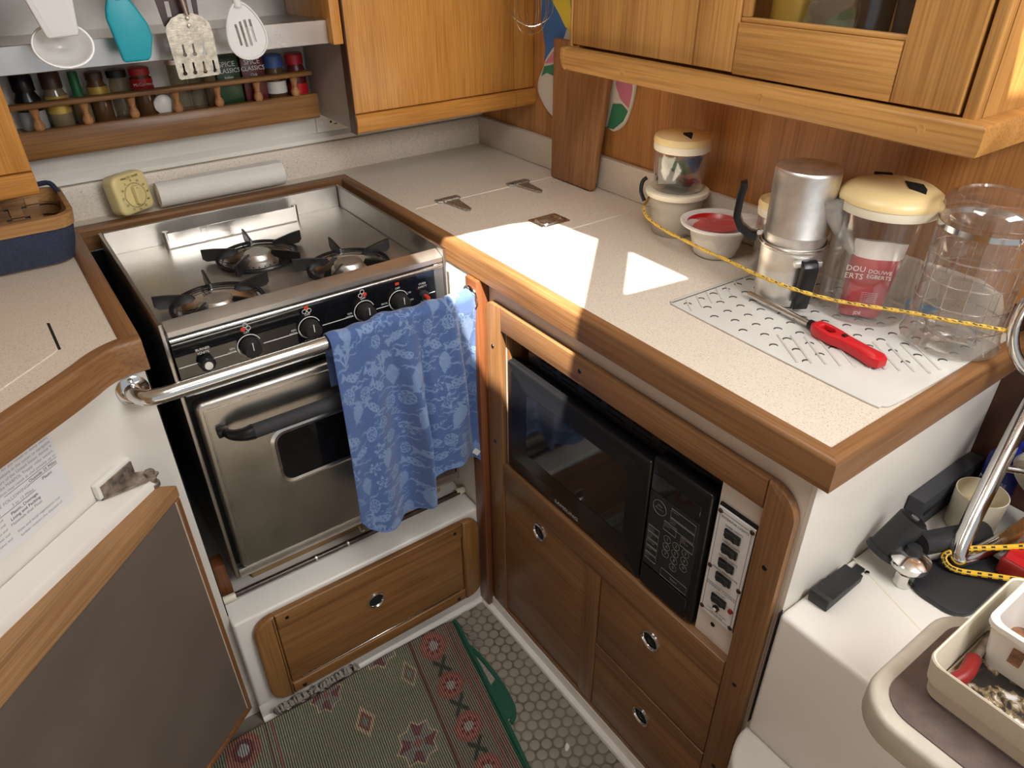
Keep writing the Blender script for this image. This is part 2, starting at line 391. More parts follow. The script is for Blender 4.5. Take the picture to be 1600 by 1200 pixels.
def solo(name, bm, mat, label, cat=None, group=None, kind=None, loc=None, smooth=38):
    if loc is None:
        xs = [v.co for v in bm.verts]
        loc = Vector((sum(v.x for v in xs) / len(xs), sum(v.y for v in xs) / len(xs), min(v.z for v in xs)))
    loc = Vector(loc); bmesh.ops.translate(bm, verts=bm.verts, vec=-loc)
    me = bpy.data.meshes.new(name); finish(me, bm, mat, smooth)
    o = bpy.data.objects.new(name, me); COL.objects.link(o); o.location = loc; ROOT[o.name] = loc
    tag(o, label, cat, group, kind); return o
def inst(src, parent, delta):
    """copy of a part with shared mesh, shifted by delta (local), plus its sub-parts"""
    c = src.copy(); COL.objects.link(c); c.parent = parent; c.location = Vector(src.location) + Vector(delta)
    ROOT[c.name] = ROOT[src.name]
    for ch in src.children:
        d = ch.copy(); COL.objects.link(d); d.parent = c
    return c
_TXT = {}
def text_bm(s, size, align='CENTER', thick=0.0):
    key = (s, align)
    if key not in _TXT:
        cu = bpy.data.curves.new('lettering', 'FONT'); cu.body = s; cu.size = 1.0; cu.align_x = align; cu.align_y = 'CENTER'; cu.resolution_u = 2
        ob = bpy.data.objects.new('lettering', cu); COL.objects.link(ob)
        me = bpy.data.meshes.new_from_object(ob); bpy.data.objects.remove(ob); bpy.data.curves.remove(cu); _TXT[key] = me
    b = bmesh.new(); b.from_mesh(_TXT[key]); bmesh.ops.scale(b, verts=b.verts, vec=(size, size, size)); return b
def text(s, size, mat, parent, pos, xd, yd, align='CENTER', sx=1.0, name='lettering', bm=None):
    b = text_bm(s, size, align); xd = Vector(xd).normalized(); yd = Vector(yd).normalized(); zd = xd.cross(yd)
    m = Matrix((xd * sx, yd, zd)).transposed().to_4x4(); m.translation = Vector(pos); b.transform(m)
    if bm is not None: return join(bm, b)
    return part(name, b, mat, parent, smooth=0)
# ================================================================== the setting
ZT = 0.965                      # worktop height
# ---- sole (floor) with raised studs
floor = solo('floor', box(-1.6, 0.02, -2.0, 0.60, -0.03, 0.0), 'grout', 'tan cabin sole with rows of raised round studs', kind='structure', loc=(0, 0, 0))
stud_bm = lathe([(0.0, 0.0026), (0.0098, 0.0026), (0.0112, 0.0021), (0.0118, 0.0)], 20)
n = 0; first = None
for i in range(0, 16):
    for j in range(0, 24):
        x = -0.012 - i * 0.0227; y = -0.022 - j * 0.0262 - (0.0131 if i % 2 else 0)
        if y < -0.58 or n >= 298 or x < -0.02 - 0.36: continue
        if first is None:
            xf(stud_bm, (x, y, 0)); first = part('tile', stud_bm, 'dot', floor); bx, by = x, y
        else: inst(first, floor, (x - bx, y - by, 0))
        n += 1
for (x, y) in ((-0.040, -0.035), (-0.079, -0.352)):
    part('screw', lathe([(0, 0.0034), (0.004, 0.0034), (0.0045, 0.002)], 12, (x, y, 0)), 'alu_dull', floor)
xs = bmesh.new()
for (x, y, r) in ((-0.072, -0.4475, 0.006), (-0.077, -0.451, 0.004), (-0.069, -0.443, 0.003)):
    lathe([(r, 0), (r * 0.9, 0.004), (0, 0.006)], 7, (x, y, 0.002), bm=xs)
solo('crumb', xs, 'white_plastic', 'small white crumb lying on the round-studded sole', 'crumb')

# ---- baseboards
bb = sweep([(-0.579, 0.0), (0.002, 0.0)], [(0, 0), (0.014, 0), (0.013, 0.006), (0.004, 0.014), (0, 0.05)])
solo('baseboard_back', bb, 'white', 'white moulded kick strip below the wide drawer', kind='structure')
b = sweep([(0.016, 0.0), (0.016, -0.80)], [(0, 0), (0.018, 0), (0.018, 0.007), (0.016, 0.010), (0.004, 0.010), (0.002, 0.034), (0.0, 0.036)])
box(0.016, 0.03, -0.78, 0.0, 0.0, 0.036, bm=b)
solo('baseboard_right', b, 'white', 'white kick strip along the right cabinets', kind='structure')

# ---- walls
solo('wall_back', box(-1.4, 0.495, 0.656, 0.676, 0.85, 1.90), 'white', 'white wall behind the stove', kind='structure')
solo('wall_right', prism([(-1.25, 1.02), (-0.748, 1.02), (-0.748, 0.966), (0.655, 0.966), (0.655, 1.90), (-1.25, 1.90)], 'x', 0.476, 0.516), 'wall_wood', 'reddish veneer wall behind the storage jars', kind='structure')
solo('wall_aft', box(0.5162, 0.536, -1.25, -0.735, 0.0, 1.019), 'dark_wood', 'dark wooden bulkhead beside the steps', kind='structure')
solo('wall_shade', box(-1.78, -1.74, -2.1, 0.66, 0.0, 1.92), 'uoak_z', 'unseen wooden wall added on the far side to cut stray light', kind='structure')  # added out of view to hold back ambient light from the right-hand fronts
# bulkhead left of the stove: a curve, then a straight diagonal face
WD = Vector((-0.78, -0.625, 0)).normalized(); WN = Vector((0.625, -0.78, 0)).normalized(); W0 = Vector((-0.70, -0.02, 0))
face = smooth_path([(-0.579, 0.026, 0), (-0.61, 0.027, 0), (-0.645, 0.018, 0), (-0.672, 0.0025, 0), (-0.70, -0.02, 0)], 4)
wl = [(p.x, p.y) for p in face]; e = W0 + WD * 0.9
poly = [(-0.579, 0.60)] + wl + [(e.x, e.y), (-1.45, 0.60)]
solo('wall_left', prism(poly, 'z', 0.0, 0.920), 'bulkhead', 'pale laminate bulkhead curving away left of the stove', kind='structure')
q = bmesh.new()
pts = [W0 + WD * -0.062, W0 + WD * 0.9]
q = sweep([(p.x, p.y) for p in pts], [(-0.004, 0.70), (-0.050, 0.70), (-0.052, 0.728), (-0.047, 0.737), (-0.004, 0.740)])
solo('trim_4', q, 'white', 'white rounded ledge above the open brown door', kind='structure')

# ---- backsplashes and white batten
pr = [(0, ZT), (0.014, ZT), (0.014, 1.030), (0.011, 1.036), (0, 1.039)]
solo('trim_1', sweep([(-1.4, 0.655), (0.461, 0.655)], pr), 'laminate', 'speckled beige backsplash along the back wall', kind='structure')
ptsb = [(-0.745, 0.966), (0.654, 0.966), (0.654, 1.039), (-0.70, 1.039), (-0.735, 1.028), (-0.745, 1.005)]
solo('trim_2', prism(ptsb, 'x', 0.4615, 0.4755, 0.002), 'laminate', 'speckled beige backsplash along the wooden right wall', kind='structure')
bt = sweep([(-1.4, 0.655), (0.475, 0.655)], [(0, 1.041), (0.013, 1.041), (0.013, 1.050), (0.006, 1.056), (0, 1.060)])
solo('trim_3', bt, 'white', 'white batten above the back splash', kind='structure')

# ---- ceiling, out of view; hatch openings shaped to throw the sun patches
zc = 1.92
k = (zc - ZT) / -SUNV.z
def up(x, y): return (x - SUNV.x * k, y - SUNV.y * k)
PA = [up(-0.070, -0.395), up(0.041, -0.300), up(0.249, -0.098), up(0.232, 0.042), up(0.160, 0.066), up(0.02, 0.080), up(-0.075, 0.14)]
PC = [(x - SUNV.x / -SUNV.z * (zc - z), -0.692 - SUNV.y / -SUNV.z * (zc - z)) for x, z in ((0.352, 1.39), (0.372, 1.315), (0.52, 1.30), (0.52, 1.46), (0.40, 1.46))]  # extra opening added to put sun on the glazed cabinet's end panel
PB = [up(0.125, -0.312), up(0.254, -0.330), up(0.256, -0.186)]
bm = bmesh.new()
def cring(pts):
    v = [bm.verts.new((p[0], p[1], zc)) for p in pts]
    return [bm.edges.new((v[i], v[(i + 1) % len(v)])) for i in range(len(v))]
ed = cring([(-1.7, -2.1), (0.6, -2.1), (0.6, 0.68), (-1.7, 0.68)]) + cring(PA) + cring(PB) + cring(PC)
bmesh.ops.triangle_fill(bm, use_beauty=True, use_dissolve=False, edges=ed)
def inside(p, poly):
    c = False; j = len(poly) - 1
    for i in range(len(poly)):
        if (poly[i][1] > p[1]) != (poly[j][1] > p[1]) and p[0] < (poly[j][0] - poly[i][0]) * (p[1] - poly[i][1]) / (poly[j][1] - poly[i][1]) + poly[i][0]: c = not c
        j = i
    return c
dead = [f for f in bm.faces if inside(f.calc_center_median()[:2], PA) or inside(f.calc_center_median()[:2], PB) or inside(f.calc_center_median()[:2], PC)]
bmesh.ops.delete(bm, geom=dead, context='FACES')
solo('ceiling', bm, 'ceiling', 'off-white cabin headliner with hatch openings shaped to cast the sun patches', kind='structure', smooth=0)

# ================================================================== worktop
def off_path(pts, d):
    out = []
    for i, p in enumerate(pts):
        a = Vector(pts[max(i - 1, 0)]); c = Vector(pts[min(i + 1, len(pts) - 1)]); t = (c - a).normalized(); out.append((p[0] + t.y * d, p[1] - t.x * d))
    return out
cin = [(p.x, p.y) for p in smooth_path([(-0.598, 0.030, 0), (-0.622, 0.022, 0), (-0.648, 0.006, 0), (-0.668, -0.013, 0), (-0.70, -0.041, 0), (-0.765, -0.093, 0), (-0.93, -0.225, 0), (-1.35, -0.560, 0)], 4)]
wt = thing('worktop', 'speckled beige worktop with teak edging around the stove', 'worktop', (0.24, -0.06, 0.925))
poly = [(0.031, -0.766), (0.515, -0.766), (0.515, -0.745), (0.475, -0.745), (0.475, 0.655), (-1.35, 0.655)] + cin[::-1] + [(-0.598, 0.598), (0.031, 0.598)]
part('slab', prism(poly, 'z', 0.925, ZT), 'laminate', wt)
prof = [(0, 0.921), (0.0205, 0.921), (0.0215, 0.922), (0.0215, 0.9610), (0.0205, 0.9645), (0.0180, 0.9670), (0.0150, 0.9680), (0.0, 0.9680)]
RP = [(0.515, -0.766), (0.031, -0.766), (0.031, 0.567)]
part('edge_trim', sweep(RP, [(-d, z) for d, z in prof], span=(1, 2)), 'teak_y', wt, 'long teak edge with a rounded top')
part('edge_trim', sweep(RP, [(-d, z) for d, z in prof], span=(0, 1)), 'teak_x', wt)
prof2 = [(0, 0.922), (0.029, 0.922), (0.029, 0.962), (0.026, 0.967), (0.003, 0.967), (0, 0.965)]
part('edge_trim', sweep([(-0.600, 0.567), (0.031, 0.567)], [(-d, z) for d, z in [(0.0, 0.922), (0.031, 0.922), (0.031, 0.965), (0.028, 0.968), (0.004, 0.968), (0.0, 0.963)]]), 'teak_x', wt)
part('edge_trim', box(-0.600, -0.571, 0.0276, 0.566, 0.922, 0.968, 0.002), 'teak_y', wt)
prof3 = [(0, 0.915), (0.0205, 0.915), (0.0215, 0.916), (0.0215, 0.9615), (0.0205, 0.9650), (0.0180, 0.9675), (0.0150, 0.9685), (0.0, 0.9685)]
part('edge_trim', sweep([(-0.5715, 0.0275)] + cin[1:], [(-d, z) for d, z in prof3]), 'teak_d', wt, 'curved teak edge left of the stove')
# lids let into the worktop
def lid(x0, x1, y0, y1, r, corners):
    return prism(rrect(x0, x1, y0, y1, r, 6, corners), 'z', ZT - 0.004, ZT + 0.0014, 0.0012, 1)
L1 = part('hatch_lid', lid(0.050, 0.430, 0.270, 0.560, 0.04, (0, 0, 1, 1)), 'laminate', wt)
L2 = part('hatch_lid', lid(0.050, 0.420, -0.027, 0.266, 0.02, (1, 1, 0, 0)), 'laminate', wt)
part('hatch_lid', prism([(-0.681, 0.160), (-0.690, 0.166), (-0.90, 0.03), (-0.90, -0.155), (-0.765, -0.030), (-0.683, 0.045), (-0.679, 0.052)], 'z', ZT - 0.004, ZT + 0.0016, 0.001, 1), 'laminate', wt)
part('joint', prism([(-0.6805, 0.158), (-0.6765, 0.155), (-0.6745, 0.052), (-0.6785, 0.052)], 'z', ZT, ZT + 0.0006), 'void', wt)
for (hx, hy) in ((0.134, 0.273), (0.330, 0.275)):
    h = part('hinge', prism([(hx - 0.029, hy - 0.005), (hx - 0.014, hy - 0.014), (hx + 0.016, hy - 0.014), (hx + 0.031, hy - 0.004), (hx + 0.030, hy + 0.013), (hx - 0.028, hy + 0.012)], 'z', ZT + 0.001, ZT + 0.006, 0.0015, 1), 'zinc', L2)
    part('strap', prism([(hx - 0.017, hy - 0.014), (hx + 0.018, hy - 0.014), (hx + 0.009, hy - 0.082), (hx + 0.004, hy - 0.088), (hx - 0.004, hy - 0.088), (hx - 0.008, hy - 0.082)], 'z', ZT + 0.001, ZT + 0.007, 0.002, 1), 'zinc', L2)
    part('knuckle', tube([(hx - 0.019, hy - 0.012, ZT + 0.006), (hx + 0.020, hy - 0.012, ZT + 0.006)], 0.005, 10), 'zinc', L2)
lt = part('latch', prism(rrect(0.197, 0.270, 0.007, 0.062, 0.005), 'z', ZT + 0.001, ZT + 0.004, 0.001, 1), 'steel_bright', L2)
part('pull_ring', tube(smooth_path([(0.210, 0.050, ZT + 0.005), (0.210, 0.022, ZT + 0.005), (0.220, 0.016, ZT + 0.005), (0.247, 0.016, ZT + 0.005), (0.257, 0.022, ZT + 0.005), (0.257, 0.050, ZT + 0.005)], 3), 0.002, 8), 'chrome', L2)

# ================================================================== right-hand base cabinet
XF = 0.03
gc = thing('base_cabinet', 'brown base cabinet with doors and drawers under the right worktop', 'cabinet', (0.2, -0.38, 0.0))
b = box(XF, 0.46, -0.757, -0.04, 0.036, 0.505)
box(XF, 0.46, -0.0965, -0.04, 0.506, 0.920, bm=b); box(XF, 0.46, -0.757, -0.631, 0.506, 0.920, bm=b)
box(XF, 0.46, -0.6305, -0.0965, 0.840, 0.920, bm=b); box(0.44, 0.46, -0.63, -0.0970, 0.506, 0.839, bm=b)
part('body', b, 'white_lam', gc, 'cream white carcass')
part('side_panel', box(0.0305, 0.5158, -0.764, -0.7575, 0.30, 0.921), 'bulkhead', gc, 'white end panel facing the steps')
part('side_wall', box(0.012, 0.46, 0.001, 0.565, 0.30, 0.920), 'bulkhead', gc, 'pale side wall of the stove recess')
part('post', box(0.001, 0.029, -0.040, 0.0, 0.012, 0.920, 0.003), 'post', gc, 'dark red-brown corner post')
X0, X1 = 0.015, 0.0295
def xprism(pts, m, nm, parent, lo=X0, hi=X1, bev=0.003, label=None): return part(nm, prism(pts, 'x', lo, hi, bev), m, parent, label)
xprism(rrect(-0.097, -0.046, 0.037, 0.884, 0.022, 5, (0, 0, 1, 0)), 'low_z', 'stile', gc)
xprism(rrect(-0.755, -0.707, 0.037, 0.884, 0.045, 8, (0, 0, 0, 1)), 'low_z', 'stile', gc)
xprism(rrect(-0.7065, -0.0975, 0.835, 0.884, 0.002), 'low_y', 'rail', gc)
part('rail', box(X0, 0.055, -0.7065, -0.0975, 0.447, 0.508, 0.003), 'low_y', gc)
xprism(rrect(-0.7065, -0.0975, 0.037, 0.046, 0.001), 'low_y', 'rail', gc, bev=0.001)
xprism(rrect(-0.418, -0.374, 0.0465, 0.4465, 0.001), 'low_z', 'stile', gc)
xprism(rrect(-0.7065, -0.4185, 0.217, 0.251, 0.001), 'low_y', 'rail', gc)
part('reveal', box(0.0305, 0.10, -0.1045, -0.0970, 0.509, 0.8385), 'low_z', gc)
def pull(parent, y, z, x=0.0165):
    p = part('finger_pull', lathe([(0.0155, -0.002), (0.0165, 0.0025), (0.0185, 0.0042), (0.0205, 0.0035), (0.0215, -0.002)], 28, (x, y, z), '-x', close=True), 'chrome', parent)
    part('recess', lathe([(0.0158, -0.001), (0.0158, 0.0005), (0.012, -0.0005), (0, -0.0008)], 24, (x, y, z), '-x'), 'void', p)
    part('lever', lathe([(0, 0.003), (0.006, 0.002), (0.009, 0.0)], 16, (x, y - 0.0015, z + 0.001), '-x'), 'black', p)
d = xprism(rrect(-0.3725, -0.0985, 0.048, 0.4455, 0.001), 'low_y', 'door', gc, 0.018, 0.0295, 0.002); pull(d, -0.227, 0.411)
d = xprism(rrect(-0.7055, -0.4195, 0.2525, 0.4455, 0.001), 'low_y', 'drawer', gc, 0.0165, 0.0295, 0.003); pull(d, -0.556, 0.405, 0.0155)
d = xprism(rrect(-0.7055, -0.4195, 0.048, 0.2155, 0.001), 'low_y', 'drawer', gc, 0.0165, 0.0295, 0.003); pull(d, -0.560, 0.180, 0.0155)
for (y, z) in ((-0.070, 0.79), (-0.070, 0.555), (-0.070, 0.10), (-0.33, 0.862), (-0.731, 0.744), (-0.731, 0.482), (-0.731, 0.25), (-0.662, 0.545)):
    part('screw', lathe([(0, 0.0006), (0.004, 0.0008), (0.0048, -0.001)], 14, (X0 if y != -0.662 else 0.03, y, z), '-x'), 'black', gc)

# ---- microwave
mw = thing('microwave_oven', 'black microwave oven built into the right cabinet', 'microwave', (0.2, -0.37, 0.508))
b = box(0.050, 0.40, -0.626, -0.138, 0.5085, 0.812, 0.004); part('body', b, 'black', mw)
for j in range(2):
    for i in range(7):
        part('vent', box(0.0475, 0.0505, -0.180 - i * 0.062 - 0.045, -0.180 - i * 0.062, 0.783 + j * 0.012, 0.789 + j * 0.012, 0.001, 1), 'void', mw)
dr = part('door', prism(rrect(-0.5025, -0.107, 0.512, 0.775, 0.006), 'x', 0.022, 0.049, 0.006, 3), 'black', mw)
# raised picture-frame around the window
def ring_prism(outer, inner, x_out, x_in):
    bm = bmesh.new(); n = len(outer)
    A = [bm.verts.new((x_out, *p)) for p in outer]; B = [bm.verts.new((x_in, *p)) for p in inner]
    for i in range(n): bm.faces.new((A[i], A[(i + 1) % n], B[(i + 1) % n], B[i]))
    bmesh.ops.recalc_face_normals(bm, faces=bm.faces); return bm
part('window_frame', ring_prism(rrect(-0.486, -0.122, 0.545, 0.757, 0.006), rrect(-0.462, -0.180, 0.590, 0.737, 0.012), 0.0218, 0.0145), 'black', dr)
part('window', prism(rrect(-0.462, -0.180, 0.590, 0.737, 0.012), 'x', 0.0150, 0.0210), 'mw_window', dr, 'dark tinted window')
text('SAMSUNG', 0.0115, 'print', dr, (0.0214, -0.303, 0.5265), (0, -1, 0), (0, 0, 1), sx=1.35)
cp = part('control_panel', prism(rrect(-0.625, -0.5045, 0.512, 0.792, 0.006), 'x', 0.022, 0.049, 0.006, 3), 'black', mw)
part('display', box(0.0205, 0.0222, -0.609, -0.510, 0.730, 0.762, 0.001, 1), 'black_gloss', cp)
part('keypad', box(0.0208, 0.0222, -0.612, -0.509, 0.566, 0.728, 0.0008, 1), 'black_matte', cp)
part('door_button', box(0.0200, 0.0222, -0.612, -0.509, 0.518, 0.562, 0.001, 1), 'black', cp)
XT = 0.0203
part('print_ring', tube([(XT, -0.532 + 0.014 * math.cos(t), 0.704 + 0.014 * math.sin(t)) for t in np.linspace(0, 2 * PI, 28, endpoint=False)], 0.0003, 4, True), 'print_dim', cp)
tb = text_bm('One', 0.001)
tb.free(); tb = bmesh.new()
YD = (0, -1, 0); ZD = (0, 0, 1)
text('One', 0.006, None, None, (XT, -0.532, 0.708), YD, ZD, bm=tb); text('Minute +', 0.005, None, None, (XT, -0.532, 0.701), YD, ZD, bm=tb)
text('Start', 0.008, None, None, (XT, -0.580, 0.578), YD, ZD, bm=tb)
def key_box(y0, y1, z0, z1, label=None):
    tube([(XT, y0, z0), (XT, y1, z0), (XT, y1, z1), (XT, y0, z1)], 0.00028, 4, True, bm=tb)
    if label:
        for i, s in enumerate(label.split('|')): text(s, 0.0042, None, None, (XT, y0 - 0.0015, z1 - 0.004 - i * 0.0045), YD, ZD, align='LEFT', bm=tb)
for (y0, z0, s) in ((-0.556, 0.703, 'Popcorn'), (-0.556, 0.683, 'Power|Level'), (-0.545, 0.669, 'Auto|Reheat'), (-0.582, 0.662, 'Auto|Defrost')):
    key_box(y0, y0 - (0.050 if y0 == -0.556 else 0.026), z0, z0 + 0.018, s)
for i, s in enumerate(('Frozen|Dinner', 'Fresh|Veg', 'Beverage', 'Potato', 'More|Less')):
    key_box(-0.514, -0.538, 0.643 - i * 0.0155, 0.656 - i * 0.0155, s)
key_box(-0.552, -0.608, 0.569, 0.586)
for s, y, z in (('1', -0.556, 0.653), ('2', -0.575, 0.653), ('3', -0.595, 0.653), ('4', -0.556, 0.637), ('5', -0.575, 0.637), ('6', -0.595, 0.637), ('7', -0.556, 0.621), ('8', -0.575, 0.621), ('9', -0.595, 0.621), ('0', -0.575, 0.605)):
    text(s, 0.0085, None, None, (XT, y, z), YD, ZD, bm=tb)
    tube([(XT, y + 0.0072 * math.cos(t), z + 0.0072 * math.sin(t)) for t in np.linspace(0, 2 * PI, 18, endpoint=False)], 0.00022, 4, True, bm=tb)
part('lettering', tb, 'print_dim', cp, smooth=0)

# ---- switch panel
M['brown_cap0'] = plain('tarnished brass', (0.05, 0.03, 0.018), 0.5, metal=0.3)
sp = thing('switch_panel', 'white switch panel with five black rocker switches beside the microwave', 'switch panel', (0.03, -0.669, 0.57))
part('backing', box(0.0255, 0.0298, -0.7045, -0.6355, 0.568, 0.790, 0.0006, 1), 'void', sp)
pl = part('plate', box(0.0225, 0.0254, -0.7015, -0.6365, 0.570, 0.786, 0.0006, 1), 'paper', sp)
for (y, z) in ((-0.641, 0.779), (-0.697, 0.779), (-0.641, 0.668), (-0.697, 0.660), (-0.641, 0.577), (-0.697, 0.577)):
    part('screw', lathe([(0, 0.0022), (0.0032, 0.0017), (0.0042, 0.0)], 14, (0.0225, y, z), '-x'), 'brown_cap0', sp)
XT2 = 0.0222; ink = bmesh.new()
def sline(y0, z0, y1, z1): box(XT2, XT2 + 0.0003, min(y0, y1) - 0.00025, max(y0, y1) + 0.00025, min(z0, z1) - 0.00025, max(z0, z1) + 0.00025, bm=ink)
sline(-0.641, 0.577, -0.641, 0.779); sline(-0.697, 0.577, -0.697, 0.779); sline(-0.641, 0.779, -0.697, 0.779); sline(-0.641, 0.577, -0.697, 0.577); sline(-0.641, 0.638, -0.697, 0.638)
text('INTERIOR LIGHTS', 0.0062, None, None, (XT2, -0.669, 0.7715), YD, ZD, bm=ink)
for i, s in enumerate(('SHEER LIGHTS', 'TABLE LIGHTS', 'GALLEY LIGHTS', 'MAIN CABIN LIGHTS')):
    z = 0.7605 - i * 0.0295
    text(s, 0.0050, None, None, (XT2, -0.669, z), YD, ZD, bm=ink)
text('SOLENOID CONTROL', 0.0056, None, None, (XT2, -0.669, 0.6335), YD, ZD, bm=ink); text('GAS SW', 0.0048, None, None, (XT2, -0.669, 0.6265), YD, ZD, bm=ink)
text('5 AMP', 0.0048, None, None, (XT2, -0.666, 0.6025), YD, ZD, bm=ink); text('TURN OFF WHEN', 0.0046, None, None, (XT2, -0.669, 0.5855), YD, ZD, bm=ink); text('NOT IN USE', 0.0046, None, None, (XT2, -0.669, 0.5800), YD, ZD, bm=ink)
for i, z in enumerate((0.7495, 0.7200, 0.6905, 0.6610, 0.6145)):
    s = part('rocker_switch', box(0.0185, 0.0224, -0.683, -0.655, z - 0.0075, z + 0.0075, 0.001, 1), 'black', sp)
    part('rocker', prism([(0.0186, -0.681), (0.0155, -0.676), (0.0172, -0.669), (0.0150, -0.660), (0.0186, -0.657)], 'z', z - 0.006, z + 0.006, 0.0006, 1), 'black_matte', s)
part('lettering', ink, 'ink', pl, smooth=0)
part('indicator_lamp', lathe([(0.0045, 0), (0.004, 0.003), (0.002, 0.0045), (0, 0.005)], 14, (0.0225, -0.692, 0.611), '-x'), 'red_dark', sp)
fb = part('breaker_button', lathe([(0.0058, 0), (0.0058, 0.003), (0.0042, 0.0045), (0, 0.0045)], 18, (0.0225, -0.667, 0.5945), '-x'), 'black', sp)
part('button_cap', lathe([(0.003, 0.0045), (0.003, 0.006), (0, 0.0062)], 14, (0.0225, -0.667, 0.5945), '-x'), 'white_plastic', fb)
# ================================================================== base under the stove
sb = thing('drawer_unit', 'white moulded base with a wide wooden drawer under the stove', 'drawer unit', (-0.28, 0.2, 0.0))
part('body', box(-0.5785, 0.011, 0.0, 0.60, 0.0, 0.316, 0.006, 3), 'white', sb)
def yprism(pts, m, nm, parent, lo, hi, bev=0.003, label=None): return part(nm, prism(pts, 'y', lo, hi, bev, 3), m, parent, label)
yprism(rrect(-0.549, -0.502, 0.052, 0.309, 0.042, 8, (1, 0, 0, 1)), 'drw_z', 'stile', sb, -0.020, -0.0005, 0.006)
yprism(rrect(-0.050, -0.004, 0.052, 0.309, 0.036, 8, (0, 1, 1, 0)), 'drw_z', 'stile', sb, -0.020, -0.0005, 0.006)
yprism(rrect(-0.5015, -0.0505, 0.266, 0.309, 0.001), 'drw_x', 'rail', sb, -0.020, -0.0005, 0.006)
yprism(rrect(-0.5015, -0.0505, 0.052, 0.084, 0.001), 'drw_x', 'rail', sb, -0.018, -0.0005, 0.004)
d = yprism(rrect(-0.5010, -0.0515, 0.089, 0.2650, 0.001), 'drw_x', 'drawer_front', sb, -0.014, -0.0005, 0.004)
part('metal_strip', box(-0.478, -0.066, -0.015, -0.002, 0.0845, 0.0885, 0.001, 1), 'steel_bright', sb)
p = part('finger_pull', lathe([(0.0155, -0.002), (0.0165, 0.0025), (0.0185, 0.0042), (0.0205, 0.0035), (0.0215, -0.002)], 28, (-0.283, -0.0145, 0.205), '-y', close=True), 'chrome', d)
part('recess', lathe([(0.0158, -0.001), (0.0158, 0.0006), (0.012, 0.0), (0, -0.0002)], 24, (-0.283, -0.0145, 0.205), '-y'), 'void', p)
for (x, z) in ((-0.478, 0.292), (-0.072, 0.292), (-0.478, 0.066), (-0.072, 0.066)):
    part('screw', lathe([(0, 0.0006), (0.004, 0.0008), (0.0048, -0.001)], 14, (x, -0.0198, z), '-y'), 'black', sb)
part('recess_shade', box(-0.5785, -0.5765, 0.032, 0.565, 0.3165, 0.920), 'void', sb, 'black board standing in for the shade inside the stove recess'); part('recess_shade', box(-0.576, 0.010, 0.560, 0.566, 0.3165, 0.920), 'void', sb)  # black boards added so the gap around the stove reads as deep shade
rd = thing('retaining_rod', 'thin dark brown rod lying across the white ledge below the oven', 'rod', (-0.27, 0.066, 0.318))
part('shaft', tube([(-0.555, 0.068, 0.326), (-0.006, 0.064, 0.326)], 0.0062, 10), 'rod', rd)
for x0, x1 in ((-0.574, -0.549), (-0.012, 0.010)):
    part('end_socket', tube([(x0, 0.067, 0.326), (x1, 0.066, 0.326)], 0.0085, 12), 'cream', rd)
for x in (-0.375, -0.30): part('collar', tube([(x, 0.067, 0.326), (x + 0.004, 0.067, 0.326)], 0.0078, 10), 'zinc', rd)
solo('wood_strip', prism(rrect(-0.505, -0.035, 0.100, 0.16, 0.006), 'z', 0.3165, 0.382, 0.004), 'pine', 'pale wooden strip wedged below the oven', 'wood strip')
solo('wood_block', box(-0.5775, -0.548, 0.082, 0.12, 0.3165, 0.405, 0.003), 'post', 'small upright brown block beside the oven foot', 'wood block')

# ================================================================== stove
st = thing('stove', 'stainless steel gas stove with three burners and an oven', 'stove', (-0.275, 0.30, 0.384))
def plate_holes(outer, holes, z, th):
    bm = bmesh.new(); es = []
    for pts in [outer] + holes:
        v = [bm.verts.new((p[0], p[1], z)) for p in pts]; es += [bm.edges.new((v[i], v[(i + 1) % len(v)])) for i in range(len(v))]
    bmesh.ops.triangle_fill(bm, use_beauty=True, use_dissolve=False, edges=es)
    bad = [f for f in bm.faces if any(inside(f.calc_center_median()[:2], h) for h in holes)]
    bmesh.ops.delete(bm, geom=bad, context='FACES'); bmesh.ops.recalc_face_normals(bm, faces=bm.faces)
    r = bmesh.ops.extrude_face_region(bm, geom=bm.faces[:]); bmesh.ops.translate(bm, verts=[g for g in r['geom'] if isinstance(g, bmesh.types.BMVert)], vec=(0, 0, -th))
    bmesh.ops.recalc_face_normals(bm, faces=bm.faces); return bm
BURN = [(-0.418, 0.172), (-0.286, 0.340), (-0.156, 0.183)]
part('carcass', box(-0.532, -0.018, 0.062, 0.535, 0.41, 0.885), 'void', st)
part('side_panel', prism([(0.047, 0.385), (0.543, 0.385), (0.543, 0.963), (0.047, 0.963)], 'x', -0.540, -0.5325, 0.002), 'steel_y', st)
part('side_panel', prism([(0.047, 0.385), (0.543, 0.385), (0.543, 0.963), (0.047, 0.963)], 'x', -0.0175, -0.010, 0.002), 'steel_y', st)
part('back_panel', box(-0.532, -0.018, 0.537, 0.543, 0.88, 0.963, 0.0015, 1), 'steel', st)
part('hob_plate', plate_holes([(-0.531, 0.066), (-0.019, 0.066), (-0.019, 0.536), (-0.531, 0.536)], [circ(x, y, 0.070, 32) for x, y in BURN], 0.913, 0.002), 'steel', st, smooth=20)
part('front_rail', prism([(0.046, 0.938), (0.046, 0.947), (0.068, 0.957), (0.072, 0.957), (0.072, 0.912), (0.068, 0.912), (0.066, 0.945)], 'x', -0.531, -0.019, 0.001, 1), 'steel', st, 'brushed front rail of the hob')
part('chin', box(-0.531, -0.019, 0.058, 0.0655, 0.925, 0.941), 'steel', st)
part('bead', tube([(-0.530, 0.049, 0.9295), (-0.020, 0.049, 0.9295)], 0.0045, 10), 'steel_bright', st)
fb = part('pot_fence', box(-0.420, -0.140, 0.498, 0.5005, 0.915, 0.948, 0.0008, 1), 'steel_bright', st, 'upright stainless strip at the back of the hob')
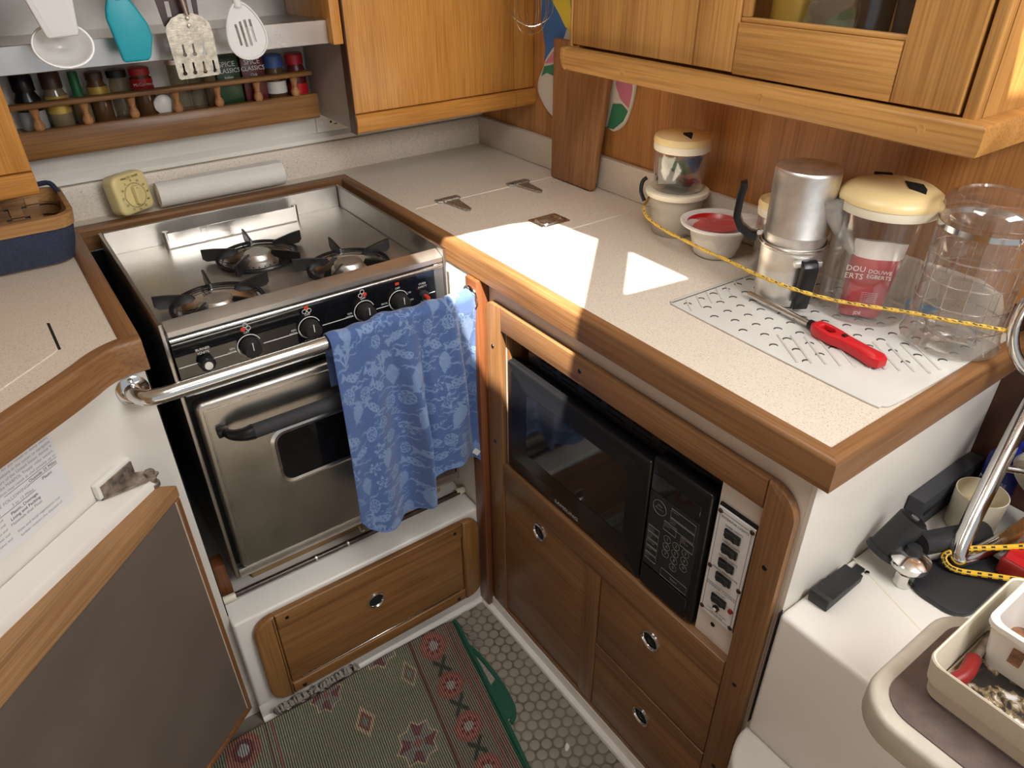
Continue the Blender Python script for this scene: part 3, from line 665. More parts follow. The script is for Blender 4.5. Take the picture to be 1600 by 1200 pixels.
for x in (-0.421, -0.139): part('fence_roll', tube([(x, 0.505, 0.914), (x, 0.505, 0.950)], 0.0065, 12), 'steel_bright', fb)
part('fence_foot', box(-0.42, -0.14, 0.500, 0.530, 0.9135, 0.916), 'steel', fb)
first = None
for bi, (cx, cy) in enumerate(BURN):
    if first is None:
        B0 = (cx, cy)
        br = part('burner', tube([(cx + 0.0795 * math.cos(t), cy + 0.0795 * math.sin(t), 0.919) for t in np.linspace(0, 2 * PI, 40, endpoint=False)], 0.0036, 8, True), 'enamel', st, 'black ring with five pan supports')
        part('drip_dish', lathe([(0.0775, 0.9150), (0.074, 0.9140), (0.062, 0.905), (0.054, 0.8985), (0.0515, 0.8995), (0.0515, 0.893)], 36, (cx, cy, 0)), 'steel_bright', br)
        part('well', lathe([(0.0515, 0.893), (0.0, 0.890)], 24, (cx, cy, 0)), 'void', br)
        part('burner_head', lathe([(0.035, 0.888), (0.037, 0.904), (0.0345, 0.9145), (0.030, 0.9170), (0.0275, 0.9250), (0.0245, 0.9275), (0, 0.9275)], 32, (cx, cy, 0)), 'alu', br)
        pb = bmesh.new()
        for i in range(20):
            t = 2 * PI * i / 20; lathe([(0, 0.0008), (0.0016, 0.0006), (0.0016, -0.001)], 6, (cx + 0.0366 * math.cos(t), cy + 0.0366 * math.sin(t), 0.9075), 'z', bm=pb)
        part('gas_ports', pb, 'void', br)
        for kk, a in enumerate((158, 86, 14, -58, 230)):
            t = math.radians(a)
            bl = prism([(0.036, 0.930), (0.041, 0.9385), (0.085, 0.9420), (0.107, 0.9420), (0.107, 0.922), (0.100, 0.9165), (0.078, 0.9165), (0.044, 0.924)], 'y', -0.0024, 0.0024, 0.0008, 1)
            xf(bl, (cx, cy, 0), rz=t); part('pan_support', bl, 'enamel', br)
        for a in (86, 158):
            t = math.radians(a + 9); w = math.radians(a - 12)
            part('wire', tube(smooth_path([(cx + 0.078 * math.cos(t), cy + 0.078 * math.sin(t), 0.921), (cx + 0.06 * math.cos(t), cy + 0.06 * math.sin(t), 0.912), (cx + 0.046 * math.cos(w), cy + 0.046 * math.sin(w), 0.905)], 4), 0.0009, 5), 'enamel', br)
        part('igniter', tube([(cx + 0.030, cy - 0.020, 0.893), (cx + 0.032, cy - 0.021, 0.913)], 0.003, 8), 'alu', br)
        first = br
    else: inst(first, st, (cx - B0[0], cy - B0[1], 0))
# control panel
cpn = part('control_panel', box(-0.5305, -0.0395, 0.046, 0.058, 0.857, 0.9255, 0.001, 1), 'black_gloss', st, 'glossy black control panel')
part('panel_edge', box(-0.0385, -0.0185, 0.047, 0.058, 0.857, 0.935, 0.001, 1), 'steel_z', st)
YT = 0.0454; pr_ = bmesh.new(); rp = bmesh.new(); XD = (1, 0, 0)
def wline(x0, x1, z): box(x0, x1, YT, YT + 0.0004, z - 0.0007, z + 0.0007, bm=pr_)
zk = 0.884
KN = [(-0.410, 'burner'), (-0.301, 'burner'), (-0.193, 'burner'), (-0.121, 'oven')]
def arc(cx, cz, r, a0, a1, n=22): return [(cx + r * math.cos(math.radians(a0 + (a1 - a0) * i / n)), YT, cz + r * math.sin(math.radians(a0 + (a1 - a0) * i / n))) for i in range(n + 1)]
for i, (kx, kind) in enumerate(KN):
    tube(arc(kx, zk, 0.0205, 20, 265), 0.0007, 5, bm=pr_)
    tube(arc(kx, zk, 0.0200, 185, 262, 10), 0.0013, 5, bm=pr_)
    text('OFF', 0.006, None, None, (kx, YT, zk + 0.0255), XD, ZD, bm=pr_)
    if kind == 'burner':
        text('IGN.', 0.005, None, None, (kx - 0.029, YT, zk + 0.003), XD, ZD, bm=pr_); text('HIGH', 0.0055, None, None, (kx - 0.031, YT, zk - 0.003), XD, ZD, bm=pr_); text('LOW', 0.0055, None, None, (kx - 0.006, YT, zk - 0.0245), XD, ZD, bm=pr_)
        for j, (dx, dz) in enumerate(((-0.0045, 0.0325), (0.0045, 0.0325), (0.0, 0.0390))):
            if j == (0, 2, 1)[i]: lathe([(0.0042, 0), (0, 0.0003)], 16, (kx + dx, YT, zk + dz), '-y', bm=rp)
            else: tube(arc(kx + dx, zk + dz, 0.0038, 0, 360, 14), 0.0005, 4, bm=pr_)
    else:
        box(kx - 0.004, kx + 0.004, YT, YT + 0.0004, zk + 0.032, zk + 0.0375, bm=rp); text('BROIL', 0.005, None, None, (kx - 0.030, YT, zk + 0.002), XD, ZD, bm=pr_); text('150', 0.005, None, None, (kx + 0.024, YT, zk + 0.010), XD, ZD, bm=pr_); text('250', 0.005, None, None, (kx + 0.028, YT, zk - 0.006), XD, ZD, bm=pr_)
    kn = part('knob', lathe([(0.0165, 0.0), (0.0175, 0.004), (0.0160, 0.010), (0.0152, 0.021), (0.0135, 0.0235), (0, 0.024)], 28, (kx, 0.0455, zk), '-y', mod=lambda a, z: 1 + 0.012 * math.cos(18 * a)), 'black_matte', cpn)
    mk = box(kx - 0.0007, kx + 0.0007, 0.0208, 0.0225, zk + 0.001, zk + 0.0150); part('pointer', mk, 'print', kn)
for x0, x1 in ((-0.528, -0.498), (-0.471, -0.433), (-0.386, -0.324), (-0.277, -0.216), (-0.169, -0.143), (-0.054, -0.041)): wline(x0, x1, zk - 0.004)
text('BURNER', 0.0062, None, None, (-0.485, YT, zk + 0.0190), XD, ZD, bm=pr_); text('IGNITE', 0.0062, None, None, (-0.485, YT, zk + 0.0120), XD, ZD, bm=pr_)
text('OVEN', 0.0058, None, None, (-0.068, YT, zk + 0.0205), XD, ZD, bm=pr_); text('SAFETY', 0.0058, None, None, (-0.068, YT, zk + 0.0140), XD, ZD, bm=pr_); text('PUSH', 0.0050, None, None, (-0.068, YT, zk - 0.0170), XD, ZD, bm=pr_)
part('lettering', pr_, 'print', cpn, smooth=0); part('burner_mark', rp, 'red_print', cpn, smooth=0)
kn = part('ignite_button', lathe([(0.0125, 0), (0.0135, 0.004), (0.0125, 0.013), (0.010, 0.015), (0, 0.015)], 24, (-0.485, 0.0455, zk - 0.006), '-y', mod=lambda a, z: 1 + 0.05 * math.cos(8 * a)), 'black', cpn)
part('button_cap', lathe([(0.0068, 0.015), (0.0066, 0.018), (0, 0.0185)], 20, (-0.485, 0.0455, zk - 0.006), '-y'), 'white_plastic', kn)
kn = part('safety_button', lathe([(0.0095, 0), (0.0095, 0.006), (0.007, 0.010), (0.0045, 0.010)], 20, (-0.068, 0.0455, zk - 0.002), '-y'), 'rubber', cpn)
part('button_stem', lathe([(0.0042, 0.009), (0.0042, 0.022), (0, 0.0225)], 14, (-0.068, 0.0455, zk - 0.002), '-y'), 'red_print', kn)
for z in (0.8445, 0.8245): part('trim_bar', tube([(-0.530, 0.050, z), (-0.020, 0.050, z)], 0.0036, 8), 'steel_bright', st)
part('vent_gap', box(-0.531, -0.019, 0.054, 0.0615, 0.812, 0.8565), 'void', st)
# oven door
od = part('oven_door', prism(rrect(-0.524, -0.026, 0.412, 0.807, 0.012, 5), 'y', 0.036, 0.0605, 0.007, 4), 'steel_z', st, 'brushed stainless oven door')
def yring(outer, inner, y0, y1):
    bm = bmesh.new(); n = len(outer)
    A = [bm.verts.new((p[0], y0, p[1])) for p in outer]; B = [bm.verts.new((p[0], y1, p[1])) for p in inner]
    for i in range(n): bm.faces.new((A[i], A[(i + 1) % n], B[(i + 1) % n], B[i]))
    bmesh.ops.recalc_face_normals(bm, faces=bm.faces); return bm
wo = rrect(-0.417, -0.133, 0.572, 0.704, 0.028, 8); wi = rrect(-0.411, -0.139, 0.578, 0.698, 0.024, 8); wj = rrect(-0.405, -0.145, 0.584, 0.692, 0.020, 8)
part('window_bead', join(yring(wo, wi, 0.0358, 0.0335), yring(wi, wj, 0.0335, 0.0350)), 'steel_bright', od)
w = part('oven_window', prism(wj, 'y', 0.0345, 0.0355), 'black_gloss', od, 'dark oven window')
part('press_line', tube([(-0.512, 0.0362, 0.792), (-0.512, 0.0362, 0.425)], 0.0016, 6), 'steel_bright', od)
part('press_line', tube([(-0.512, 0.0362, 0.792), (-0.038, 0.0362, 0.792)], 0.0022, 6), 'steel_bright', od)
hd = part('door_handle', tube([(-0.452, -0.002, 0.745), (-0.098, -0.002, 0.745)], 0.0135, 16), 'foam', od, 'black foam-covered handle')
for sx, xa in ((-1, -0.452), (1, -0.098)):
    part('handle_end', tube(smooth_path([(xa - sx * 0.004, -0.002, 0.745), (xa + sx * 0.012, -0.001, 0.745), (xa + sx * 0.030, 0.010, 0.745), (xa + sx * 0.040, 0.034, 0.745)], 4), 0.01, 12, rfun=lambda t: 0.0145 - 0.0075 * t), 'black', hd)
    part('handle_foot', box(xa + sx * 0.040 - 0.010, xa + sx * 0.040 + 0.010, 0.022, 0.0358, 0.737, 0.753, 0.002), 'black', hd)
part('bottom_bar', box(-0.532, -0.018, 0.044, 0.058, 0.3855, 0.4085, 0.002), 'steel', st)
part('latch_pin', tube([(-0.275, 0.040, 0.385), (-0.275, 0.030, 0.378), (-0.268, 0.030, 0.378)], 0.0025, 6), 'chrome', st)

# ================================================================== grab rail and towel
gr = thing('grab_rail', 'polished steel grab rail across the front of the stove', 'grab rail', (-0.28, -0.02, 0.86))
path = smooth_path([(-0.604, 0.022, 0.880), (-0.603, 0.006, 0.880), (-0.594, -0.012, 0.880), (-0.572, -0.020, 0.880), (-0.54, -0.020, 0.880)], 6) + [Vector((-0.30, -0.020, 0.8805)), Vector((0.0, -0.020, 0.882))]
part('tube', tube(path, 0.0132, 18), 'chrome', gr)
for (x, y, ax) in ((-0.604, 0.0255, '-y'),):
    f = part('flange', lathe([(0.024, 0.0), (0.0245, 0.003), (0.020, 0.0055), (0.0135, 0.007)], 28, (x, y, 0.880), ax), 'chrome', gr)
    for dx, dz in ((0.0, 0.0185), (0.006, -0.0185)):
        part('screw', lathe([(0, 0.008), (0.003, 0.0075), (0.0042, 0.0055)], 12, (x + dx, y, 0.880 + dz), ax), 'chrome', f)
f = part('flange', lathe([(0.024, 0.0), (0.0245, 0.003), (0.020, 0.0055), (0.0135, 0.007)], 28, (0.0008, -0.020, 0.882), '-x'), 'chrome', gr)
part('screw', lathe([(0, 0.008), (0.003, 0.0075), (0.0042, 0.0055)], 12, (0.0008, -0.020, 0.901), '-x'), 'chrome', f)

def build_towel():
    nu, nv = 210, 300
    ctl_u = [0, .06, .14, .27, .40, .50, .545, .575, .66, .78, .90, .97, 1.0]
    ctl_z = [.490, .455, .436, .424, .430, .446, .462, .502, .520, .522, .510, .488, .470]
    U = np.linspace(0, 1, nu + 1); V = np.linspace(0, 1, nv + 1)
    zb = np.interp(U, ctl_u, ctl_z)
    ker = np.hanning(9); ker /= ker.sum(); zp = np.pad(zb, 4, mode='edge'); zb = np.convolve(zp, ker, 'valid')
    R = 0.0160; y0, z0 = -0.020, 0.8812
    P = np.zeros((nv + 1, nu + 1, 3)); ST = np.zeros((nv + 1, nu + 1, 2))
    back = 0.10; arc_l = PI * R
    for i, u in enumerate(U):
        L = (z0 - zb[i]) ; tot = back + arc_l + L
        for j, v in enumerate(V):
            s = v * tot
            xt = -0.297 + 0.298 * u; xb = -0.302 + 0.312 * u
            if s < back: y = y0 + R; z = z0 - (back - s); h = 0; f = 0
            elif s < back + arc_l:
                a = (s - back) / R; y = y0 + R * math.cos(a); z = z0 + R * math.sin(a); h = 0; f = 0.1 + 0.25 * a / PI
            else:
                h = (s - back - arc_l) / max(L, 1e-6); y = y0 - R; z = z0 - (s - back - arc_l); f = 0.35 + 0.65 * min(1, h * 1.6)
            fold = 0.010 * math.sin(u * 11 + 0.6) * f + 0.006 * math.sin(u * 23 + 1.7 + h) * f
            fold += 0.020 * f * math.exp(-((u - 0.44 - 0.11 * h) / 0.055) ** 2) + 0.018 * f * math.exp(-((u - 0.80 - 0.10 * h) / 0.05) ** 2) - 0.016 * f * math.exp(-((u - 0.57 - 0.01 * h) / 0.04) ** 2) - 0.012 * f * math.exp(-((u - 0.90) / 0.05) ** 2)
            fold = max(fold * (1.0 + 0.5 * min(1.0, h / 0.3)), -0.0012 - max(0.0, h - 0.06) * 0.06)
            bun = 0.004 * math.sin(u * 40) * math.exp(-h * 7) * (1 if s >= back else 0)
            top = 0.006 * math.exp(-((u - 0.40) / 0.08) ** 2) + 0.003 * math.exp(-((u - 0.72) / 0.05) ** 2) if back <= s <= back + arc_l else 0
            if h == 0 and s < back: fold *= 0.2
            P[j, i] = (xt + (xb - xt) * h + 0.006 * math.sin(u * 14 + 3 * h) * f * (u * (1 - u)) * 4, y - fold - 0.008 * h, z + top + bun * 0.4)
            ST[j, i] = (u * 0.40 + 0.02 * h, s)
    s = ST[..., 0].ravel(); t = ST[..., 1].ravel(); mask = np.zeros_like(s); rng = random.Random(11)
    def loc(cx, cy, a, sc):
        dx, dy = (s - cx) / sc, (t - cy) / sc; c, q = math.cos(a), math.sin(a); return dx * c + dy * q, -dx * q + dy * c
    def put(m, val=1.0): np.maximum(mask, np.where(m, val, 0), out=mask)
    def fish(cx, cy, a, sc):
        x, y = loc(cx, cy, a, sc); body = (x / 1.0) ** 2 + (y / 0.5) ** 2 < 1; tail = (x < -0.8) & (x > -1.5) & (np.abs(y) < (-0.75 - x) * 0.8)
        spots = (np.sin(x * 9) * np.sin(y * 9) > 0.55); put((body & ~spots) | tail, 0.85); put(body & (((x - 0.6) ** 2 + (y + 0.12) ** 2) < 0.012), 0.2)
    def star(cx, cy, a, sc):
        x, y = loc(cx, cy, a, sc); r = np.hypot(x, y); th = np.arctan2(y, x); ro = 0.62 + 0.38 * np.cos(5 * th); put((r < ro) & (r > ro * 0.62), 0.95); put((r < 0.12), 0.8)
    def shell(cx, cy, a, sc):
        x, y = loc(cx, cy, a, sc); r = np.hypot(x, y); th = np.arctan2(y, x); edge = 0.9 * (1 - 0.35 * np.clip(-x, 0, 1)); put((r < edge) & ((r > edge * 0.84) | (np.sin(th * 9) > 0.45) | (np.sin(r * 16) > 0.75)), 0.85)
    def conch(cx, cy, a, sc):
        x, y = loc(cx, cy, a, sc); w_ = 0.62 * np.sqrt(np.clip(1 - ((x + 0.1) / 1.0) ** 2, 0, 1)) * np.clip(0.9 - 0.75 * x, 0.05, 1); put((np.abs(x) < 1.15) & (np.abs(y) < w_), 0.62 + 0.25 * (rng.random())); put((np.abs(x + 0.55 - 0.12 * np.sin(y * 9)) < 0.05) & (np.abs(y) < w_ * 1.2), 1.0)
    def spiral(cx, cy, a, sc):
        x, y = loc(cx, cy, a, sc); w_ = 0.40 * (1 - x) * 0.5 + 0.03; ins = (np.abs(x) < 1) & (np.abs(y) < w_); put(ins & ((np.sin(x * 15 + y * 5) > 0.2) | (np.abs(y) > w_ * 0.8)), 0.85)
    def wave(cx, cy, a, sc):
        x, y = loc(cx, cy, a, sc); put((np.abs(x) < 1) & (np.abs(y - 0.16 * np.sin(x * 4)) < 0.11 * (1 - x * x)), 0.8)
    def coral(cx, cy, sc):
        segs = []
        def grow(x, y, a, l, d):
            if d == 0 or l < 0.05: return
            for k in range(3 if d > 2 else 2):
                aa = a + rng.uniform(-0.9, 0.9); x2, y2 = x + l * math.cos(aa), y + l * math.sin(aa); segs.append((x, y, x2, y2)); grow(x2, y2, aa, l * 0.72, d - 1)
        grow(0, 0.6, -PI / 2, 0.5, 4)
        x, y = loc(cx, cy, 0, sc)
        for (x1, y1, x2, y2) in segs:
            dx, dy = x2 - x1, y2 - y1; q = np.clip(((x - x1) * dx + (y - y1) * dy) / (dx * dx + dy * dy + 1e-9), 0, 1); put(np.hypot(x - x1 - q * dx, y - y1 - q * dy) < 0.055, 0.85)
    kinds = [fish, star, shell, conch, spiral, shell, fish, conch]
    kk = 0
    for j in range(14):
        for i in range(9):
            cx = 0.022 + i * 0.047 + (0.022 if j % 2 else 0) + rng.uniform(-.008, .008); cy = 0.09 + j * 0.043 + rng.uniform(-.008, .008)
            kk += 1; kd = rng.choice(kinds)
            if rng.random() < 0.10: continue
            if rng.random() < 0.14: coral(cx, cy, 0.036)
            else: kd(cx, cy, rng.uniform(-0.6, 0.6) + (PI / 2 if kd is conch else 0), rng.uniform(0.015, 0.020) * (1.5 if kd is conch else 1))
            for _ in range(4): wave(cx + rng.uniform(-.03, .03), cy + rng.uniform(-.03, .03), rng.uniform(-.7, .1), rng.uniform(0.008, 0.020))
    noise_ = np.random.RandomState(3).rand(len(s)) * 0.12
    base = np.array((0.075, 0.135, 0.335)); lite = np.array((0.225, 0.345, 0.57))
    f = np.clip(mask * 0.9 + noise_ - 0.04, 0, 1)[:, None]; colr = base * (1 - f) + lite * f
    idx = np.arange((nv + 1) * (nu + 1)).reshape(nv + 1, nu + 1)
    faces = np.stack([idx[:-1, :-1], idx[:-1, 1:], idx[1:, 1:], idx[1:, :-1]], -1).reshape(-1, 4)
    return P, colr, faces, nu, nv
def color_mesh(name, P, colr, faces, mat, loc):
    me = bpy.data.meshes.new(name); V = P.reshape(-1, 3) - np.array(loc)
    me.from_pydata(V.tolist(), [], faces.tolist()); at = me.attributes.new('Col', 'FLOAT_COLOR', 'POINT')
    at.data.foreach_set('color', np.concatenate([colr, np.ones((len(colr), 1))], 1).astype(np.float32).ravel())
    me.materials.append(M[mat]); me.polygons.foreach_set('use_smooth', [True] * len(me.polygons)); me.update(); return me
TWL = (-0.15, -0.04, 0.44)
tw = thing('dish_towel', 'blue dish towel with pale shells and fish draped over the rail', 'towel', TWL)
P, colr, faces, nu, nv = build_towel()
me = color_mesh('cloth', P, colr, faces, 'towel', TWL); o = bpy.data.objects.new('cloth', me); COL.objects.link(o); o.parent = tw; ROOT[o.name] = Vector(TWL)
md = o.modifiers.new('thickness', 'SOLIDIFY'); md.thickness = 0.0022; md.offset = 0
part('hem', tube([Vector(P[nv, i]) for i in range(0, nu + 1, 3)], 0.0020, 6), 'hem', tw)
part('side_hem', tube([Vector(P[j, nu]) for j in range(70, nv + 1, 6)], 0.0018, 6), 'hem', tw)
part('care_tag', xf(box(-0.006, 0.006, -0.001, 0.001, -0.014, 0.004), Vector(P[nv - 2, int(nu * 0.93)]) + Vector((0, -0.004, 0.012)), ry=-0.7), 'tag', tw)
# ================================================================== upper cabinets
ub = thing('wall_cabinet', 'golden wooden wall cabinet in the back corner beside the spice rack', 'cabinet', (0.23, 0.53, 1.10))
part('body', box(-0.004, 0.474, 0.4265, 0.642, 1.112, 1.80), 'taupe', ub, 'taupe grey carcass side')
part('side_edge', box(-0.0065, -0.0045, 0.409, 0.642, 1.135, 1.80), 'taupe', ub)
part('door', box(-0.0065, 0.4145, 0.408, 0.4255, 1.1465, 1.80, 0.002), 'oak_z', ub)
part('stile', box(0.416, 0.474, 0.409, 0.4255, 1.1465, 1.80, 0.001), 'oak_z', ub)
lp = [(0.4255, 1.1450), (0.402, 1.1450), (0.396, 1.138), (0.397, 1.118), (0.403, 1.108), (0.412, 1.105), (0.4255, 1.105)]
part('bottom_lip', prism(lp, 'x', -0.0065, 0.4145, 0.001, 1), 'oak_x', ub); part('bottom_lip', prism(lp, 'x', 0.416, 0.4745, 0.001, 1), 'oak_x', ub)
part('edge_strip', box(-0.0105, -0.007, 0.398, 0.427, 1.106, 1.80, 0.001, 1), 'dark_wood', ub)

ul = thing('wall_cabinet', 'golden wooden wall cabinet at the left edge above the basket', 'cabinet', (-0.9, 0.53, 1.09))
part('body', box(-1.25, -0.620, 0.4265, 0.642, 1.095, 1.80), 'bulkhead', ul)
part('door', box(-1.25, -0.6165, 0.408, 0.4255, 1.1365, 1.80, 0.002), 'oak_z', ul)
part('bottom_lip', prism([(y, z - 0.010) for y, z in lp], 'x', -1.25, -0.6165, 0.001, 1), 'oak_x', ul)
part('side_cheek', box(-0.6195, -0.6165, 0.4265, 0.642, 1.20, 1.80), 'drw_z', ul)

# glazed cabinet over the worktop
ur = thing('glazed_cabinet', 'golden wooden wall cabinet with a glazed door over the right worktop', 'cabinet', (0.39, -0.32, 1.25))
part('bottom_board', box(0.31, 0.474, -0.690, 0.066, 1.262, 1.285), 'uoak_y', ur)
part('end_panel', box(0.325, 0.474, -0.690, -0.676, 1.286, 1.80), 'uoak_z', ur)
part('corner_stile', box(0.306, 0.3245, -0.690, -0.6745, 1.286, 1.80, 0.002), 'uoak_z', ur)
part('end_panel', box(0.325, 0.474, 0.052, 0.066, 1.286, 1.80), 'uoak_z', ur)
part('back_panel', box(0.466, 0.474, -0.675, 0.051, 1.286, 1.80), 'uoak_z', ur)
tp = [(1.2495, 0.474), (1.289, 0.474)]
trim_prof = [(0.0, 1.252), (0.014, 1.249), (0.021, 1.252), (0.0235, 1.262), (0.0235, 1.284), (0.021, 1.288), (0.0, 1.289)]
part('bottom_trim', sweep([(0.474, -0.6905), (0.308, -0.6905), (0.308, 0.060)], [(-d, z) for d, z in trim_prof]), 'uoak_y', ur, 'thick rounded teak rail')
ec = prism([(0.0601, 1.289), (0.0601, 1.250), (0.066, 1.252), (0.073, 1.260), (0.0765, 1.272), (0.0765, 1.286), (0.074, 1.289)], 'x', 0.2845, 0.308, 0.003); part('trim_end', ec, 'uoak_y', ur)
part('plug', lathe([(0, 0.0004), (0.0058, 0.0003), (0.006, 0)], 20, (0.2845, -0.10, 1.268), '-x'), 'uoak_x', ur); part('plug', lathe([(0, 0.0004), (0.0058, 0.0003), (0.006, 0)], 20, (0.2845, -0.395, 1.271), '-x'), 'uoak_x', ur); part('plug', lathe([(0, 0.0004), (0.0058, 0.0003), (0.006, 0)], 20, (0.2845, -0.640, 1.272), '-x'), 'uoak_x', ur)
part('panel', prism(rrect(-0.2405, 0.062, 1.294, 1.80, 0.001), 'x', 0.304, 0.322, 0.002), 'uoak_z', ur)
part('edge_strip', box(0.302, 0.3245, 0.0625, 0.068, 1.290, 1.80, 0.001, 1), 'uoak_z', ur)
dg = part('door_stile', prism(rrect(-0.3225, -0.2425, 1.294, 1.80, 0.001), 'x', 0.302, 0.322, 0.0035), 'uoak_z', ur)
part('door_stile', prism(rrect(-0.670, -0.5815, 1.292, 1.80, 0.001), 'x', 0.302, 0.322, 0.0035), 'uoak_z', ur)
part('door_rail', prism(rrect(-0.5810, -0.3230, 1.292, 1.364, 0.001), 'x', 0.302, 0.322, 0.003), 'uoak_y', ur)
part('glazing_bead', box(0.307, 0.320, -0.5810, -0.3230, 1.3642, 1.371, 0.002), 'uoak_y', ur); part('glazing_bead', box(0.307, 0.320, -0.336, -0.3230, 1.3712, 1.80, 0.002), 'uoak_z', ur)
part('pane', box(0.315, 0.318, -0.5808, -0.3362, 1.3712, 1.80), 'pane', ur, 'clear glass pane')
# things seen behind the pane
def bottle(name, prof, mat, c, label, cat, group=None, capprof=None, capmat=None, band=None, seg=24):
    t = thing(name, label, cat, c, group)
    part('body', lathe(prof, seg, c), mat, t)
    if capprof: part('cap', lathe(capprof, seg, c), capmat, t)
    if band:
        r, z0, z1, bm_ = band; part('paper_label', lathe([(r, z0), (r + 0.0004, z0), (r + 0.0004, z1), (r, z1)], seg, c), bm_, t)
    return t
M['green_glass'] = plain('green glass', (0.02, 0.10, 0.02), 0.1); M['green_label'] = plain('green label', (0.03, 0.16, 0.03), 0.4); M['gold'] = plain('gold print', (0.55, 0.38, 0.08), 0.35, metal=0.4)
M['dark_glass'] = plain('dark tumbler', (0.03, 0.03, 0.035), 0.12)
bottle('oil_bottle', [(0, 0.002), (0.028, 0.002), (0.030, 0.008), (0.030, 0.15), (0.012, 0.19), (0.012, 0.24), (0, 0.24)], 'green_glass', (0.360, -0.372, 1.2855), 'dark green bottle with a gold label behind the cabinet pane', 'bottle', band=(0.0302, 0.06, 0.13, 'gold'))
for x, y, h, wh_ in ((0.36, -0.50, 0.12, 'nearest the clear bag'), (0.36, -0.555, 0.12, 'nearest the right door stile'), (0.405, -0.53, 0.13, 'behind two others')):
    bottle('tumbler', [(0, 0.002), (0.020, 0.002), (0.024, h), (0.022, h), (0.018, 0.006), (0, 0.006)], 'dark_glass', (x, y, 1.2855), 'smoky dark tumbler behind the cabinet pane, ' + wh_, 'tumbler', 'tumblers in the glazed cabinet')
bg = bmesh.new(); bmesh.ops.create_icosphere(bg, subdivisions=3, radius=0.045); rr = random.Random(5)
for v in bg.verts: v.co *= 1 + rr.uniform(-0.16, 0.16); v.co.z *= 1.3
xf(bg, (0.375, -0.440, 1.362)); M['bag_film'] = clear('crinkled bag film', (0.72, 0.74, 0.72), 0.15, 2.0, 0.18, (0.6, 0.62, 0.6))
bgt = thing('plastic_bag', 'crumpled clear bag with green leaves behind the cabinet pane', 'bag', (0.375, -0.44, 1.286)); part('film', bg, 'bag_film', bgt, smooth=0)
lf = bmesh.new(); bmesh.ops.create_icosphere(lf, subdivisions=2, radius=0.030)
for v in lf.verts: v.co *= 1 + rr.uniform(-0.3, 0.3)
xf(lf, (0.385, -0.445, 1.350)); M['leaf'] = plain('herb green', (0.05, 0.22, 0.03), 0.6, var=0.4, vscale=120); part('contents', lf, 'leaf', bgt)

# ================================================================== spice rack
sr = thing('spice_rack', 'wooden spice rack with a turned gallery rail on the back wall', 'shelf', (-0.30, 0.61, 1.11))
part('fascia', prism([(0.583, 1.113), (0.580, 1.118), (0.580, 1.160), (0.583, 1.164), (0.597, 1.164), (0.597, 1.110), (0.588, 1.110)], 'x', -0.6155, -0.0135, 0.002), 'drw_x', sr)
part('shelf_board', box(-0.6155, -0.0125, 0.5975, 0.6555, 1.150, 1.158), 'drw_x', sr)
part('gallery_rail', prism(rrect(0.574, 0.596, 1.204, 1.2145, 0.004), 'x', -0.6155, -0.022, 0.002), 'drw_x', sr)
SPX = [-0.573, -0.488, -0.402, -0.317, -0.232, -0.147, -0.062]
sp0 = None
for x in SPX:
    if sp0 is None:
        sp0 = part('spindle', lathe([(0.0075, 1.1642), (0.0095, 1.168), (0.0098, 1.174), (0.0055, 1.183), (0.0065, 1.185), (0.0055, 1.187), (0.0075, 1.195), (0.0085, 1.201), (0.006, 1.2038)], 16, (x, 0.588, 0)), 'spindle', sr); x_0 = x
    else: inst(sp0, sr, (x - x_0, 0, 0))
# stainless shelf over the rack
hs = thing('stainless_shelf', 'brushed stainless shelf with a bright front lip over the spice rack', 'shelf', (-0.31, 0.53, 1.28))
part('lip', box(-0.6125, -0.034, 0.426, 0.430, 1.286, 1.330, 0.001, 1), 'steel_bright', hs)
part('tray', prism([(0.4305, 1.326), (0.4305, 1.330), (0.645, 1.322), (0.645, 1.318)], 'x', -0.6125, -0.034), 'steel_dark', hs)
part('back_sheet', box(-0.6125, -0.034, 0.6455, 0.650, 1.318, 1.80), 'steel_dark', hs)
part('end_cheek', prism([(0.404, 1.286), (0.645, 1.286), (0.645, 1.80), (0.404, 1.80)], 'x', -0.0335, -0.0115, 0.002), 'oak_z', hs)

# ---- jars and bottles in the rack
def spice(x, r, h, mat, capr, caph, capmat, label, band=None, y=0.627, sq=False, words=None, name='spice_jar', wm='print'):
    z = 1.1585; c = (x, y, z); DH = 0.034; h -= DH
    if band: band = (max(0.003, band[0] - DH), band[1] - DH, band[2])
    if words: words = [(s_, k_, zz_ - DH) for s_, k_, zz_ in words]
    t = thing(name, label, 'jar', c, 'spices in the rack')
    if sq: part('body', box(x - r, x + r, y - r * 0.8, y + r * 0.8, z, z + h, 0.002), mat, t)
    else: part('body', lathe([(0, 0.001), (r * 0.92, 0.001), (r, 0.004), (r, h * 0.78), (capr * 0.9, h * 0.95), (capr * 0.9, h), (0, h)], 22, c), mat, t)
    if caph > 0: part('cap', lathe([(capr, h), (capr, h + caph * 0.9), (capr * 0.9, h + caph), (0, h + caph)], 22, c, mod=lambda a, zz: 1 + 0.015 * math.cos(20 * a)), capmat, t)
    if band: part('paper_label', lathe([(r + 0.0002, band[0]), (r + 0.0006, band[0]), (r + 0.0006, band[1]), (r + 0.0002, band[1])], 22, c), band[2], t)
    if words:
        for k, (s, sz, zz) in enumerate(words): text(s, sz, wm, t, (x, y - (r * 0.8 if sq else r) - 0.0012, z + zz), (1, 0, 0), (0, 0, 1))
    return t
